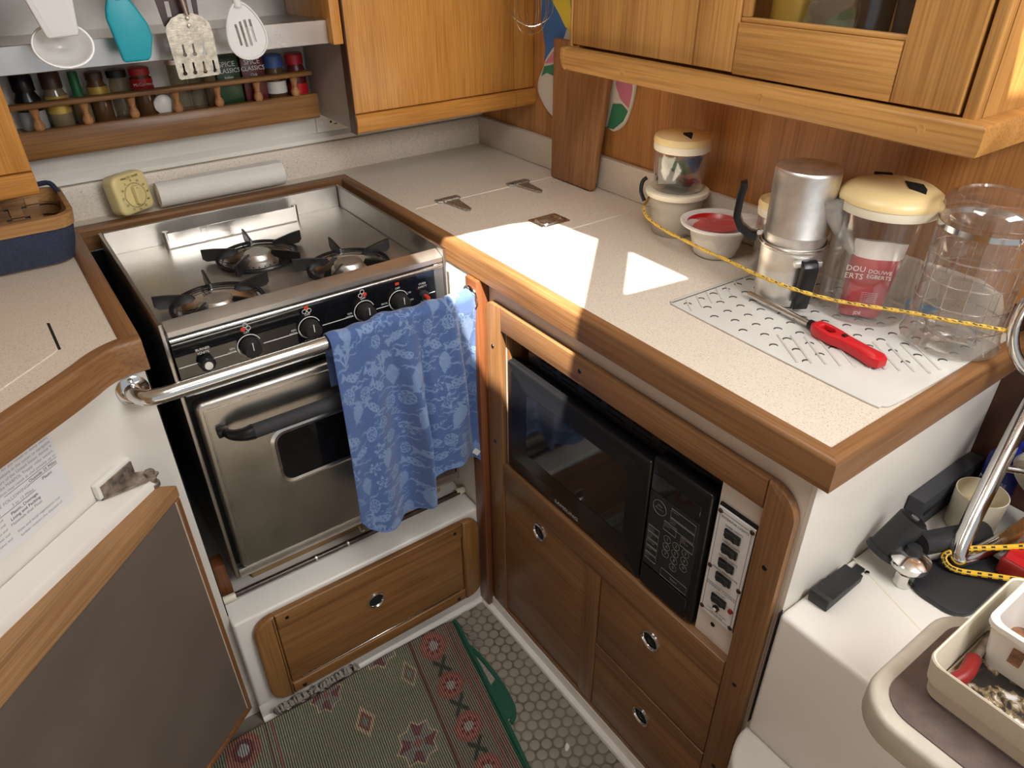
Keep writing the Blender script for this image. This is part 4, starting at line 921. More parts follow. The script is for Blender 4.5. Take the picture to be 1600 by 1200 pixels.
M['amber'] = plain('brown spice in glass', (0.10, 0.05, 0.022), 0.12); M['pale_jar'] = plain('pale spice in glass', (0.20, 0.155, 0.09), 0.12); M['dk_green'] = plain('dark green tin', (0.012, 0.05, 0.015), 0.35); M['dk_red'] = plain('dark red tin', (0.10, 0.012, 0.015), 0.35)  # spice glass colours darkened to carry the shade under the steel shelf
M['blue_cap'] = plain('blue cap', (0.045, 0.10, 0.30), 0.4); M['red_cap'] = plain('red cap', (0.48, 0.015, 0.03), 0.35); M['green_cap'] = plain('green cap', (0.01, 0.14, 0.05), 0.4); M['brown_cap'] = plain('brown cap', (0.06, 0.025, 0.015), 0.4); M['label_white'] = plain('white label', (0.62, 0.60, 0.55), 0.6); M['label_blue'] = plain('blue label', (0.06, 0.25, 0.48), 0.5); M['label_yellow'] = plain('buff label', (0.60, 0.48, 0.22), 0.6); M['glassy'] = clear('empty spice glass', (0.72, 0.69, 0.62), 0.05, 1.0, 0.12, (0.45, 0.38, 0.28))
spice(-0.575, 0.023, 0.105, 'black', 0.019, 0.030, 'black', 'tall black spice jar at the left end of the rack', (0.03, 0.07, 'print_dim'))
spice(-0.527, 0.021, 0.105, 'pale_jar', 0.018, 0.030, 'brown_cap', 'glass spice jar with a brown cap and gold seal', (0.060, 0.092, 'gold'))
spice(-0.487, 0.0165, 0.085, 'pale_jar', 0.009, 0.045, 'green_cap', 'small narrow bottle with a tall green cap', None, name='spice_bottle')
spice(-0.451, 0.0185, 0.112, 'amber', 0.016, 0.014, 'brown_cap', 'glass jar with a round gold seal right of the green cap', (0.075, 0.100, 'gold'))
spice(-0.410, 0.0195, 0.112, 'glassy', 0.0185, 0.014, 'black', 'clear glass jar with a black lid', None)
spice(-0.367, 0.021, 0.112, 'amber', 0.0195, 0.014, 'red_cap', 'spice jar with a red lid and red paper band', (0.086, 0.106, 'red'), words=[('McCormick', 0.0085, 0.096)])
spice(-0.296, 0.0170, 0.125, 'glassy', 0.018, 0.010, 'alu', 'tall clear glass jar in the middle of the rack', None)
spice(-0.262, 0.0150, 0.115, 'glassy', 0.018, 0.010, 'black', 'jar with pale contents half hidden by the slotted turner', None)
spice(-0.231, 0.0140, 0.105, 'pale_jar', 0.016, 0.016, 'cream_lid', 'slim jar of pale powder beside the green tin', None)
spice(-0.196, 0.025, 0.130, 'dk_green', 0.012, 0.0, 'black', 'dark green rectangular spice tin', sq=True, words=[('SPICE', 0.0145, 0.116), ('CLASSICS', 0.0125, 0.103), ('Italian', 0.008, 0.090)], name='spice_tin')
spice(-0.142, 0.025, 0.130, 'dk_red', 0.012, 0.0, 'black', 'dark red rectangular spice tin', sq=True, words=[('SPICE', 0.0145, 0.116), ('CLASSICS', 0.0125, 0.103), ('Chili', 0.008, 0.090)], name='spice_tin')
spice(-0.090, 0.0225, 0.098, 'amber', 0.021, 0.026, 'blue_cap', 'spice jar with a big blue cap and white band', (0.045, 0.070, 'label_white'))
spice(-0.040, 0.0215, 0.100, 'dk_red', 0.0195, 0.022, 'red_cap', 'red capped spice jar at the right end of the rack', (0.02, 0.06, 'red'))
# low things in front, seen between the spindles
def low(nm, bm, mat, label, cat='jar'): return solo(nm, bm, mat, label, cat, 'spices in the rack')
t = thing('spice_jar', 'small jar lying on its side with a round white lid', 'jar', (-0.338, 0.603, 1.1585), 'spices in the rack')
part('body', lathe([(0, 0.036), (0.0185, 0.034), (0.0185, 0.006), (0.017, 0.002)], 22, (-0.340, 0.6385, 1.1785), '-y'), 'glassy', t)
part('lid', lathe([(0.0, 0.0), (0.0195, 0.0), (0.0195, 0.008), (0.017, 0.010), (0, 0.0105)], 24, (-0.340, 0.6100, 1.1785), '-y'), 'white_plastic', t)

# ================================================================== socket on the back wall
sk = thing('wall_socket', 'white double wall socket under the corner cabinet', 'socket', (0.055, 0.655, 1.055))
plt = part('cover_plate', box(-0.002, 0.112, 0.648, 0.6558, 1.0605, 1.1045, 0.003), 'white_plastic', sk)
part('face', prism(rrect(0.028, 0.098, 1.067, 1.099, 0.003), 'y', 0.6465, 0.6482, 0.0006, 1), 'cream', sk)
for x in (0.044, 0.082):
    for dx, dz, w_, h_ in ((0.003, 0.0055, 0.0045, 0.0010), (0.003, -0.0060, 0.0045, 0.0010)): part('slot', box(x + dx - w_, x + dx + w_, 0.6460, 0.6470, 1.083 + dz - h_, 1.083 + dz + h_), 'void', sk)
    part('slot', lathe([(0, 0.0006), (0.0028, 0.0006), (0.0028, 0)], 12, (x - 0.009, 0.6466, 1.083), '-y'), 'void', sk)
part('screw', lathe([(0, 0.001), (0.003, 0.0006), (0.0034, 0)], 12, (0.012, 0.648, 1.083), '-y'), 'alu', sk)

# ================================================================== hanging utensils
rl = thing('utensil_rail', 'steel rail holding the hanging utensils above the stove', 'rail', (-0.31, 0.36, 1.55))
part('bar', tube([(-0.6155, 0.372, 1.56), (-0.0115, 0.372, 1.56)], 0.006, 10), 'chrome', rl)
YU = 0.366
def hook(t, x): part('hook', tube(smooth_path([(x, 0.380, 1.566), (x, 0.372, 1.5695), (x, 0.3635, 1.562), (x, 0.366, 1.545), (x, 0.366, 1.530)], 4), 0.002, 6), 'chrome', t)
def handle(t, x0, z0, x1, z1, w0, w1, mat, y=YU):
    part('handle', tube([(x0, y, z0), ((x0 + x1) / 2, y, (z0 + z1) / 2), (x1, y, z1)], w0, 10, rfun=lambda q: w0 + (w1 - w0) * q), mat, t)
# ladle
t = thing('serving_spoon', 'round white ladle hanging behind the white scoop', 'spoon', (-0.51, YU, 1.28), 'hanging utensils')
def bowl_disc(cx, cz, rx, rz, depth, y, n=32, rings=8):
    bm = bmesh.new(); R = []
    for k in range(rings + 1):
        q = k / rings; yy = y + depth * (1 - q * q)
        R.append([bm.verts.new((cx + rx * q * math.cos(2 * PI * i / n), yy, cz + rz * q * math.sin(2 * PI * i / n))) for i in range(n)] if k else [bm.verts.new((cx, yy, cz))])
    for k in range(rings):
        for i in range(n):
            j = (i + 1) % n
            if k == 0: bm.faces.new((R[0][0], R[1][i], R[1][j]))
            else: bm.faces.new((R[k][i], R[k + 1][i], R[k + 1][j], R[k][j]))
    bmesh.ops.recalc_face_normals(bm, faces=bm.faces)
    bmesh.ops.solidify(bm, geom=bm.faces[:], thickness=0.003); return bm
ld = bowl_disc(-0.513, 1.331, 0.0435, 0.034, 0.026, 0.366); xf(ld, rx=-0.35, about=(-0.513, 0.366, 1.331))
part('bowl', ld, 'spoon_white', t); rmb = tube([(-0.513 + 0.0435 * math.cos(a), 0.366, 1.331 + 0.034 * math.sin(a)) for a in np.linspace(0, 2 * PI, 36, endpoint=False)], 0.0019, 6, True); xf(rmb, rx=-0.35, about=(-0.513, 0.366, 1.331)); part('rim', rmb, 'spoon_white', t); handle(t, -0.520, 1.362, -0.535, 1.535, 0.006, 0.005, 'spoon_white', 0.378); hook(t, -0.535)
# scoop
t = thing('scoop', 'white flat-ended scoop hanging over the ladle', 'scoop', (-0.51, 0.34, 1.335), 'hanging utensils')
sc = prism([(-0.533, 1.345), (-0.491, 1.347), (-0.4885, 1.352), (-0.483, 1.405), (-0.494, 1.428), (-0.530, 1.430), (-0.552, 1.415), (-0.5365, 1.349)], 'y', 0.334, 0.344, 0.003, 3); part('blade', sc, 'spoon_white', t)
part('dish', prism([(-0.528, 1.351), (-0.496, 1.353), (-0.489, 1.405), (-0.499, 1.420), (-0.526, 1.421), (-0.543, 1.410)], 'y', 0.3335, 0.3345), 'spoon_white', t); handle(t, -0.513, 1.42, -0.520, 1.535, 0.007, 0.005, 'spoon_white', 0.342)
part('hook', tube(smooth_path([(-0.520, 0.380, 1.566), (-0.520, 0.372, 1.5695), (-0.520, 0.362, 1.562), (-0.520, 0.350, 1.54), (-0.520, 0.342, 1.525)], 4), 0.002, 6), 'chrome', t)
# teal spatula
t = thing('spatula', 'teal silicone spatula hanging over the stove', 'spatula', (-0.40, YU, 1.29), 'hanging utensils')
part('blade', prism([(-0.432, 1.300), (-0.428, 1.297), (-0.392, 1.297), (-0.386, 1.302), (-0.376, 1.333), (-0.378, 1.352), (-0.392, 1.382), (-0.404, 1.400), (-0.428, 1.400), (-0.437, 1.380), (-0.440, 1.365)], 'y', 0.361, 0.371, 0.004, 3), 'teal', t); handle(t, -0.415, 1.39, -0.412, 1.535, 0.007, 0.006, 'teal'); hook(t, -0.412)
# slotted turner (plate with keyhole slots cut through)
t = thing('slotted_turner', 'worn metal slotted turner hanging over the rack', 'spatula', (-0.31, YU, 1.26), 'hanging utensils')
def yplate(outer, holes, y, th):
    bm = plate_holes([(p[0], p[1]) for p in outer], holes, 0, th); xf(bm, rx=PI / 2); xf(bm, (0, y, 0)); return bm
def keyhole(x, z, flip):
    s = -1 if flip else 1; h = 0.0085
    pts = [(x - 0.0016, z + s * h)] + [(x + 0.0038 * math.sin(a), z - s * h - s * 0.0034 * math.cos(a)) for a in np.linspace(-2.6, 2.6, 10)] + [(x + 0.0016, z + s * h)]
    return pts
outer = [(-0.350, 1.264), (-0.347, 1.2605), (-0.280, 1.2625), (-0.2765, 1.266), (-0.2755, 1.330), (-0.278, 1.347), (-0.288, 1.358), (-0.303, 1.364), (-0.325, 1.364), (-0.340, 1.358), (-0.350, 1.348), (-0.3535, 1.338)]
holes = [keyhole(x, 1.3085, False) for x in (-0.331, -0.314, -0.297)] + [keyhole(x, 1.2785, False) for x in (-0.338, -0.3205, -0.303, -0.2855)]
M['turner'] = plain('worn plated steel', (0.50, 0.46, 0.38), 0.42, metal=0.75, var=0.3, vscale=130, bmp=0.3, bscale=300)
part('blade', yplate(outer, holes, 0.362, 0.0015), 'turner', t, smooth=0)
for z in (1.357, 1.345): part('rivet', lathe([(0, 0.0022), (0.003, 0.0012), (0.0036, 0)], 12, (-0.313, 0.3605, z), '-y'), 'turner', t)
part('shank', tube([(-0.313, 0.3595, 1.362), (-0.317, 0.3595, 1.40), (-0.320, 0.366, 1.535)], 0.0045, 10), 'chrome', t); hook(t, -0.320)
# brown nylon turner behind
t = thing('nylon_turner', 'dark brown nylon turner behind the metal one', 'spatula', (-0.32, 0.385, 1.34), 'hanging utensils')
def slot(x, z): return [(x - 0.004, z - 0.012), (x + 0.004, z - 0.012), (x + 0.004, z + 0.012), (x - 0.004, z + 0.012)]
part('blade', yplate([(-0.350, 1.345), (-0.290, 1.347), (-0.282, 1.44), (-0.362, 1.44)], [slot(-0.337, 1.371), slot(-0.300, 1.372)], 0.378, 0.003), 'brown_nylon', t, smooth=0); handle(t, -0.322, 1.43, -0.345, 1.535, 0.007, 0.006, 'brown_nylon', 0.3765); hook(t, -0.345)
# slotted spoon
t = thing('slotted_spoon', 'white slotted spoon hanging above the spice tins', 'spoon', (-0.215, YU, 1.28), 'hanging utensils')
def spp(u, w): return (-0.216 + u * math.cos(0.12) - w * math.sin(0.12), 1.329 + w * math.cos(0.12) + u * math.sin(0.12))
egg = [spp(0.034 * math.cos(a) * (1 - 0.28 * math.sin(a)), 0.047 * math.sin(a)) for a in np.linspace(0, 2 * PI, 40, endpoint=False)]
slots = []
for u, w0, w1 in ((-0.0145, -0.022, 0.014), (-0.0055, -0.026, 0.017), (0.0035, -0.026, 0.018), (0.0125, -0.022, 0.017)):
    slots.append([spp(u - 0.0022, w0), spp(u + 0.0022, w0), spp(u + 0.0022, w1), spp(u - 0.0022, w1)])
part('bowl', yplate(egg, slots, 0.366, 0.003), 'spoon_white', t, smooth=0)
part('rim', tube([(p[0], 0.3655, p[1]) for p in egg], 0.0022, 6, True), 'spoon_white', t); tp_ = spp(0, 0.046); handle(t, tp_[0], tp_[1] - 0.006, -0.236, 1.535, 0.0075, 0.005, 'spoon_white'); hook(t, -0.236)
# whisk
t = thing('whisk', 'wire balloon whisk hanging in the back corner', 'whisk', (0.405, 0.325, 1.275), 'hanging utensils')
for k in range(5):
    a = k * PI / 5; w_ = 0.046 if k % 2 == 0 else 0.038; zb = 1.277 + 0.004 * k
    pts = smooth_path([(0, 0, 1.46), (0.012, 0, 1.44), (w_ * 0.9, 0, 1.36), (w_, 0, 1.325), (w_ * 0.7, 0, zb + 0.012), (0, 0, zb), (-w_ * 0.7, 0, zb + 0.012), (-w_, 0, 1.325), (-w_ * 0.9, 0, 1.36), (-0.012, 0, 1.44), (0, 0, 1.46)], 5)
    part('wire', tube([(0.405 + p.x * math.cos(a), 0.325 + p.x * math.sin(a), p.z) for p in pts], 0.00085, 5), 'chrome', t)
part('handle', tube([(0.405, 0.325, 1.45), (0.405, 0.325, 1.58)], 0.0075, 10), 'chrome', t); part('hook', tube(smooth_path([(0.405, 0.325, 1.578), (0.405, 0.345, 1.605), (0.405, 0.385, 1.60), (0.405, 0.4085, 1.60)], 4), 0.002, 6), 'chrome', t)
# ================================================================== cutting board, patterned mitt
cbm = bmesh.new()
def q3(x, y, z): return cbm.verts.new((x, y, z))
fr = [q3(0.424, 0.271, 0.9682), q3(0.424, 0.125, 0.9682), q3(0.444, 0.100, 1.270), q3(0.444, 0.296, 1.270)]
bk = [q3(0.441, 0.271, 0.9670), q3(0.441, 0.125, 0.9670), q3(0.461, 0.100, 1.2690), q3(0.461, 0.296, 1.2690)]
cbm.faces.new(fr); cbm.faces.new(bk[::-1])
for i in range(4): cbm.faces.new((fr[i], bk[i], bk[(i + 1) % 4], fr[(i + 1) % 4]))
bmesh.ops.recalc_face_normals(cbm, faces=cbm.faces); bmesh.ops.bevel(cbm, geom=cbm.edges[:], offset=0.004, segments=2, profile=0.5, affect='EDGES')
solo('cutting_board', cbm, 'board', 'dark worn wooden cutting board leaning against the wall', 'cutting board')
for nm, c in (('m_blue', (0.05, 0.16, 0.42)), ('m_yellow', (0.70, 0.56, 0.06)), ('m_pink', (0.60, 0.20, 0.30)), ('m_green', (0.04, 0.22, 0.12)), ('m_white', (0.66, 0.64, 0.58)), ('m_red', (0.60, 0.08, 0.03))):
    M[nm] = plain(nm[2:] + ' printed cotton', c, 0.9, bmp=0.5, bscale=700)
mt = thing('oven_mitt', 'oven mitts printed in blue, yellow, pink and green behind the cutting board', 'oven mitt', (0.468, 0.22, 1.095))
def yz(pts, lo, hi, mat, nm='print_patch', bev=0.0): return part(nm, prism(pts, 'x', lo, hi, bev, 3), mat, mt)
body = [(p.x, p.y) for p in smooth_path([(0.365, 1.42, 0), (0.372, 1.30, 0), (0.352, 1.24, 0), (0.358, 1.205, 0), (0.381, 1.165, 0), (0.374, 1.130, 0), (0.320, 1.092, 0), (0.24, 1.10, 0), (0.14, 1.105, 0), (0.105, 1.099, 0), (0.072, 1.125, 0), (0.052, 1.185, 0), (0.055, 1.25, 0), (0.10, 1.42, 0)], 5)]
yz(body, 0.4662, 0.4755, 'm_white', 'padding', 0.003)
XM = 0.4652
yz([(0.366, 1.36), (0.369, 1.30), (0.351, 1.240), (0.356, 1.212), (0.325, 1.244), (0.29, 1.262), (0.27, 1.30), (0.30, 1.34)], XM, 0.4668, 'm_blue')
yz([(0.30, 1.42), (0.335, 1.345), (0.305, 1.318), (0.28, 1.292), (0.265, 1.285), (0.24, 1.30), (0.24, 1.42)], XM - 0.0003, 0.4668, 'm_yellow')
yz([(0.272, 1.42), (0.264, 1.33), (0.258, 1.325), (0.255, 1.42)], XM - 0.0006, 0.4668, 'm_green')
yz([(0.353, 1.208), (0.322, 1.237), (0.29, 1.252), (0.29, 1.226), (0.33, 1.212)], XM, 0.4668, 'm_pink')
yz([(0.355, 1.201), (0.33, 1.207), (0.29, 1.220), (0.285, 1.165), (0.315, 1.184), (0.345, 1.188), (0.366, 1.178)], XM, 0.4668, 'm_green')
yz([(0.29, 1.214), (0.27, 1.20), (0.27, 1.17), (0.285, 1.168)], XM - 0.0003, 0.4668, 'm_red')
yz([(0.108, 1.24), (0.106, 1.195), (0.090, 1.170), (0.062, 1.155), (0.056, 1.19), (0.058, 1.24)], XM, 0.4668, 'm_pink')
yz([(0.112, 1.156), (0.085, 1.160), (0.064, 1.149), (0.076, 1.126), (0.105, 1.104), (0.125, 1.104)], XM, 0.4668, 'm_green')

# ================================================================== things on the right worktop
# draining mat with studs and ribs
mtz = ZT + 0.0004
dm = thing('draining_mat', 'milky white vinyl draining mat with dimples and ribs', 'mat', (0.30, -0.57, mtz))
part('sheet', prism([(p.x, p.y) for p in smooth_path([(0.160, -0.385, 0), (0.156, -0.40, 0), (0.152, -0.57, 0), (0.152, -0.735, 0), (0.160, -0.752, 0), (0.18, -0.760, 0), (0.30, -0.764, 0), (0.425, -0.763, 0), (0.438, -0.758, 0), (0.442, -0.74, 0), (0.445, -0.57, 0), (0.442, -0.41, 0), (0.437, -0.396, 0), (0.42, -0.392, 0), (0.30, -0.384, 0), (0.175, -0.378, 0)], 3, True)], 'z', mtz, mtz + 0.0028, 0.001), 'mat', dm)
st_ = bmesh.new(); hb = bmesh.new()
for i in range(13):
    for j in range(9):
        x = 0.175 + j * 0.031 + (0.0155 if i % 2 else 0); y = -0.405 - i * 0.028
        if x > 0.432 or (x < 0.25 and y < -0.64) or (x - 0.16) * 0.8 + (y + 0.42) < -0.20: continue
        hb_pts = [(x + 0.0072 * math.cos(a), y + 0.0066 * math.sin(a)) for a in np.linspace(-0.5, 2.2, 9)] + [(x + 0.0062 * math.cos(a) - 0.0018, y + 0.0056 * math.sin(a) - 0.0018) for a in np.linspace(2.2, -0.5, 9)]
        prism(hb_pts, 'z', mtz + 0.0026, mtz + 0.0031, bm=hb)  # dark crescent painted as the shaded side of each dimple
for k in range(11):
    x0, y0 = 0.206 + k * 0.0134, -0.556 - k * 0.0139; q_ = min(1.0, (0.752 + y0) / 0.067)
    tube([(x0, y0, mtz + 0.0028), (x0 - 0.044 * q_, y0 - 0.067 * q_, mtz + 0.0028)], 0.0019, 6, bm=st_)
for k in range(9):
    x0, y0 = 0.185 + k * 0.024, -0.392; tube([(x0, y0, mtz + 0.0028), (x0 - 0.024, y0 - 0.034, mtz + 0.0028)], 0.0015, 6, bm=st_)
part('studs', st_, 'mat', dm, kind='stuff'); part('dimple_shadows', hb, 'mat_shade', dm, 'dark crescents painted as the shadow side of the dimples', kind='stuff')
MZ = mtz + 0.0042

def jar_shell(r0, r1, h, t=0.0025, base=0.003, lip=0.0):
    return [(0, 0), (r0 * 0.93, 0), (r0, 0.004), (r1, h)]
# cream tub with clear jar stacked on it
c = (0.398, -0.158, ZT + 0.0005)
t = thing('plastic_tub', 'milky plastic tub with a white lid under the clear jar', 'tub', c)
part('body', lathe(jar_shell(0.043, 0.054, 0.080), 36, c), 'tub', t)
part('lid', lathe([(0.052, 0.0775), (0.0595, 0.0775), (0.0610, 0.080), (0.0610, 0.087), (0.057, 0.089), (0.050, 0.0875), (0, 0.0875)], 36, c), 'cream', t)
part('contents', lathe([(0, 0.006), (0.036, 0.006), (0.045, 0.045), (0.04, 0.065), (0.015, 0.07), (0, 0.068)], 14, c, mod=lambda a, z: 1 + 0.06 * math.sin(3 * a + z * 200)), 'white_plastic', t, 'crumpled white paper inside')
part('handle_clip', tube(smooth_path([(0.349, -0.120, 1.028), (0.346, -0.112, 1.045), (0.352, -0.108, 1.062), (0.359, -0.112, 1.07)], 4), 0.004, 8), 'black', t)
def snap_lid(t, c, r, z0, h, seg=40):
    part('lid_rim', lathe([(r * 0.955, z0), (r * 0.985, z0 + 0.001), (r, z0 + 0.006), (r, z0 + 0.014), (r * 0.96, z0 + 0.016)], seg, c), 'cream', t)
    l = part('lid', lathe([(r * 1.01, z0 + 0.0145), (r * 1.015, z0 + 0.019), (r * 0.97, z0 + 0.026), (r * 0.80, z0 + h * 0.85), (r * 0.5, z0 + h), (0, z0 + h * 1.04)], seg, c), 'cream_lid', t)
    return l
c = (0.398, -0.158, ZT + 0.0890)
t = thing('storage_jar', 'clear jar with a cream lid stacked on the white tub', 'jar', c)
part('body', lathe(jar_shell(0.047, 0.052, 0.078), 36, c), 'clear_plastic', t)
l = snap_lid(t, c, 0.0535, 0.074, 0.034)
part('grip_hole', prism([(0.376, -0.176), (0.397, -0.156), (0.396, -0.182), (0.377, -0.196)], 'z', c[2] + 0.1030, c[2] + 0.1085), 'void', l); part('grip_hole', prism([(0.413, -0.134), (0.419, -0.140), (0.424, -0.132), (0.42, -0.125)], 'z', c[2] + 0.100, c[2] + 0.1045), 'void', l)
rr = random.Random(3)
def sachet(parent, mat, cx, cy, cz, w, h, rz, rx): 
    b = grid_mesh(lambda u, v: ((u - .5) * w, 0.004 * math.sin(u * 7 + v * 3), (v - .5) * h), 8, 6); bmesh.ops.solidify(b, geom=b.faces[:], thickness=0.001); xf(b, (cx, cy, cz), rx=rx, rz=rz); part('sachet', b, mat, parent)
for i, (m_, dx, dy, dz, w_, h_, rz_, rx_) in enumerate((('green_label', -0.010, -0.012, 0.045, 0.050, 0.034, -0.75, 0.5), ('blue_cap', 0.005, -0.026, 0.050, 0.030, 0.050, -0.7, 0.7), ('m_white', -0.022, 0.010, 0.035, 0.035, 0.05, -0.6, -0.3), ('red', 0.012, -0.018, 0.014, 0.04, 0.018, -0.9, 0.9), ('dk_green', 0.0, 0.0, 0.008, 0.06, 0.06, 0.2, 1.5), ('clear_thin', 0.010, -0.020, 0.030, 0.055, 0.045, -0.6, 0.2))):
    sachet(t, m_, c[0] + dx, c[1] + dy, c[2] + dz, w_, h_, rz_, rx_)
# white bowl with red centre under film
c = (0.378, -0.283, ZT + 0.0005)
t = thing('pouring_bowl', 'white plastic pouring bowl with a red inside under cling film', 'bowl', c)
part('bowl', lathe([(0, 0), (0.034, 0), (0.038, 0.003), (0.044, 0.020), (0.046, 0.030), (0.050, 0.046), (0.058, 0.056), (0.068, 0.0585), (0.0695, 0.062), (0.066, 0.0635), (0.056, 0.060), (0.046, 0.050), (0.040, 0.02), (0, 0.012)], 40, c, mod=lambda a, z: 1 + (0.20 * math.exp(-((a - 5.95) / 0.30) ** 2) if z > 0.04 else 0)), 'white_plastic', t)
part('red_liner', lathe([(0.049, 0.0605), (0.043, 0.050), (0.036, 0.046), (0, 0.045)], 32, (c[0] - 0.006, c[1] + 0.004, c[2])), 'red', t, 'red strainer disc')
fm = grid_mesh(lambda u, v: (c[0] - 0.070 + 0.115 * u + 0.004 * math.sin(9 * v), c[1] - 0.062 + 0.085 * v, c[2] + 0.0655 + 0.004 * math.sin(u * 13 + v * 5) * math.sin(v * 9) + 0.010 * math.exp(-((u - 0.2) / 0.12) ** 2 - ((v - 0.75) / 0.2) ** 2) - 0.03 * max(0, 0.25 - u) * 2 - 0.05 * max(0, 0.22 - v)), 26, 20)
part('cling_film', fm, 'clear_thin', t, smooth=0)
# small jar behind the coffee maker
c = (0.405, -0.392, ZT + 0.0005)
t = thing('storage_jar', 'small clear jar with a cream lid half hidden behind the coffee pot', 'jar', c)
part('body', lathe(jar_shell(0.036, 0.040, 0.105), 32, c), 'clear_plastic', t); snap_lid(t, c, 0.0415, 0.100, 0.024, 32)
# flip-over coffee pot
c = Vector((0.322, -0.477, MZ))
t = thing('coffee_pot', 'two-part aluminium flip coffee pot with black handles', 'coffee pot', c)
part('lower_pot', lathe([(0, 0), (0.0435, 0), (0.0455, 0.002), (0.0485, 0.090), (0.0520, 0.093), (0.0525, 0.0965), (0.0490, 0.0985), (0.0470, 0.0960), (0.044, 0.004), (0, 0.004)], 44, c), 'alu', t)
part('upper_pot', lathe([(0.0462, 0.0975), (0.0470, 0.112), (0.0480, 0.1135), (0.0478, 0.1155), (0.0468, 0.117), (0.0485, 0.207), (0.0480, 0.2105), (0.0462, 0.2125), (0.040, 0.2125), (0.037, 0.2112), (0, 0.2112)], 44, c), 'alu', t)
part('rolled_rim', tube([(c.x + 0.0515 * math.cos(a), c.y + 0.0515 * math.sin(a), c.z + 0.0955) for a in np.linspace(0, 2 * PI, 44, endpoint=False)], 0.0018, 6, True), 'chrome', t)
hd_ = Vector((-0.80, -0.60, 0)).normalized()           # lower handle faces the viewer
hs_ = Vector((0.60, -0.80, 0)).normalized()
def along(dv, r, z): return (c.x + dv.x * r, c.y + dv.y * r, c.z + z)
def strap(dv, prof, w):
    b = bmesh.new(); sd = Vector((-dv.y, dv.x, 0)); rows = []
    for (r_, z_) in prof: rows.append([b.verts.new(Vector(along(dv, r_, z_)) + sd * s * w / 2) for s in (-1, 1)])
    for A, B in zip(rows, rows[1:]): b.faces.new((A[0], A[1], B[1], B[0]))
    bmesh.ops.recalc_face_normals(b, faces=b.faces); bmesh.ops.solidify(b, geom=b.faces[:], thickness=0.011); bmesh.ops.bevel(b, geom=b.edges[:], offset=0.0015, segments=2, profile=0.5, affect='EDGES'); return b
lh = Vector((-0.50, -0.866, 0)).normalized()
h1 = part('handle', strap(lh, [(0.0585, 0.088), (0.066, 0.086), (0.072, 0.078), (0.0715, 0.060), (0.068, 0.034), (0.064, 0.006)], 0.024), 'black', t, 'black handle hanging down')
part('bracket', strap(lh, [(0.0495, 0.084), (0.0500, 0.075)], 0.044), 'alu', h1)
uh = Vector((-0.62, 0.78, 0)).normalized()
h2 = part('handle', strap(uh, [(0.056, 0.104), (0.066, 0.106), (0.080, 0.116), (0.087, 0.130), (0.086, 0.160), (0.083, 0.178), (0.085, 0.184)], 0.024), 'black', t, 'black handle standing up')
part('bracket', strap(uh, [(0.0485, 0.112), (0.050, 0.104), (0.058, 0.103)], 0.022), 'alu', h2)
sd_ = Vector((0.22, -0.975, 0)).normalized()
part('spout', tube([along(sd_, 0.045, 0.172), along(sd_, 0.052, 0.155), along(sd_, 0.066, 0.132), along(sd_, 0.083, 0.108), along(sd_, 0.090, 0.098)], 0.01, 14, rfun=lambda q: 0.0185 * (1 - q) ** 1.4 + 0.0062), 'alu_dull', t, 'dull grey cast spout')
# big jar with bag of coffee
c = (0.385, -0.578, MZ)
t = thing('storage_jar', 'large clear jar with a cream lid holding a red coffee bag', 'jar', c)
part('body', lathe(jar_shell(0.066, 0.0690, 0.168), 48, c), 'clear_plastic', t)
l = snap_lid(t, c, 0.0705, 0.163, 0.040, 48)
part('grip_hole', prism([(0.368, -0.609), (0.392, -0.588), (0.396, -0.613), (0.377, -0.629)], 'z', c[2] + 0.198, c[2] + 0.2055), 'void', l)
part('grip_hole', prism([(0.396, -0.541), (0.410, -0.559), (0.418, -0.553), (0.403, -0.534)], 'z', c[2] + 0.198, c[2] + 0.2040), 'void', l)
M['bag_red'] = plain('red coffee bag', (0.40, 0.035, 0.05), 0.35, var=0.2, vscale=20, bmp=0.3, bscale=60); M['bag_white'] = plain('white bag top', (0.66, 0.62, 0.58), 0.45, bmp=0.6, bscale=60)
cbv = (0.358, -0.590, MZ + 0.0045); bgt = thing('coffee_bag', 'red and white coffee bag standing inside the large jar', 'bag', cbv)
bx_ = Vector((0.56, -0.83, 0)).normalized(); bn_ = Vector((-0.83, -0.56, 0)).normalized()
def bagpt(u, v, side):
    w_ = 0.030 + 0.006 * v; th = (0.014 + 0.006 * math.sin(PI * v)) * (1 - 0.75 * max(0, v - 0.75) / 0.25); a = (u - 0.5) * 2
    return Vector(cbv) + bx_ * (a * w_ + 0.006 * v) + bn_ * (side * th * math.sqrt(max(0, 1 - abs(a) ** 4)) + 0.0015 * math.sin(9 * u + 5 * v)) + Vector((0, 0, 0.118 * v))
def bagseg(v0, v1): 
    b = grid_mesh(lambda u, v: bagpt(u, v0 + (v1 - v0) * v, 1), 12, 10); join(b, grid_mesh(lambda u, v: bagpt(u, v0 + (v1 - v0) * v, -1), 12, 10)); bmesh.ops.remove_doubles(b, verts=b.verts, dist=0.0006); bmesh.ops.recalc_face_normals(b, faces=b.faces); return b
part('bag', bagseg(0.0, 0.80), 'bag_red', bgt); part('bag_top', bagseg(0.80, 1.0), 'bag_white', bgt)
bp = lambda u, v: Vector(cbv) + bx_ * u + bn_ * 0.0225 + Vector((0, 0, v))
for s, sz, u, v in (('DOUWE', 0.0085, 0.012, 0.078), ('EGBERTS', 0.0085, 0.012, 0.070), ('JDE', 0.007, -0.004, 0.009)): text(s, sz, 'print', bgt, bp(u, v), bx_, (0, 0, 1))
for k in range(6): text('voor de lekkerste koffie', 0.0024, 'print', bgt, bp(0.006, 0.044 - k * 0.003), bx_, (0, 0, 1))
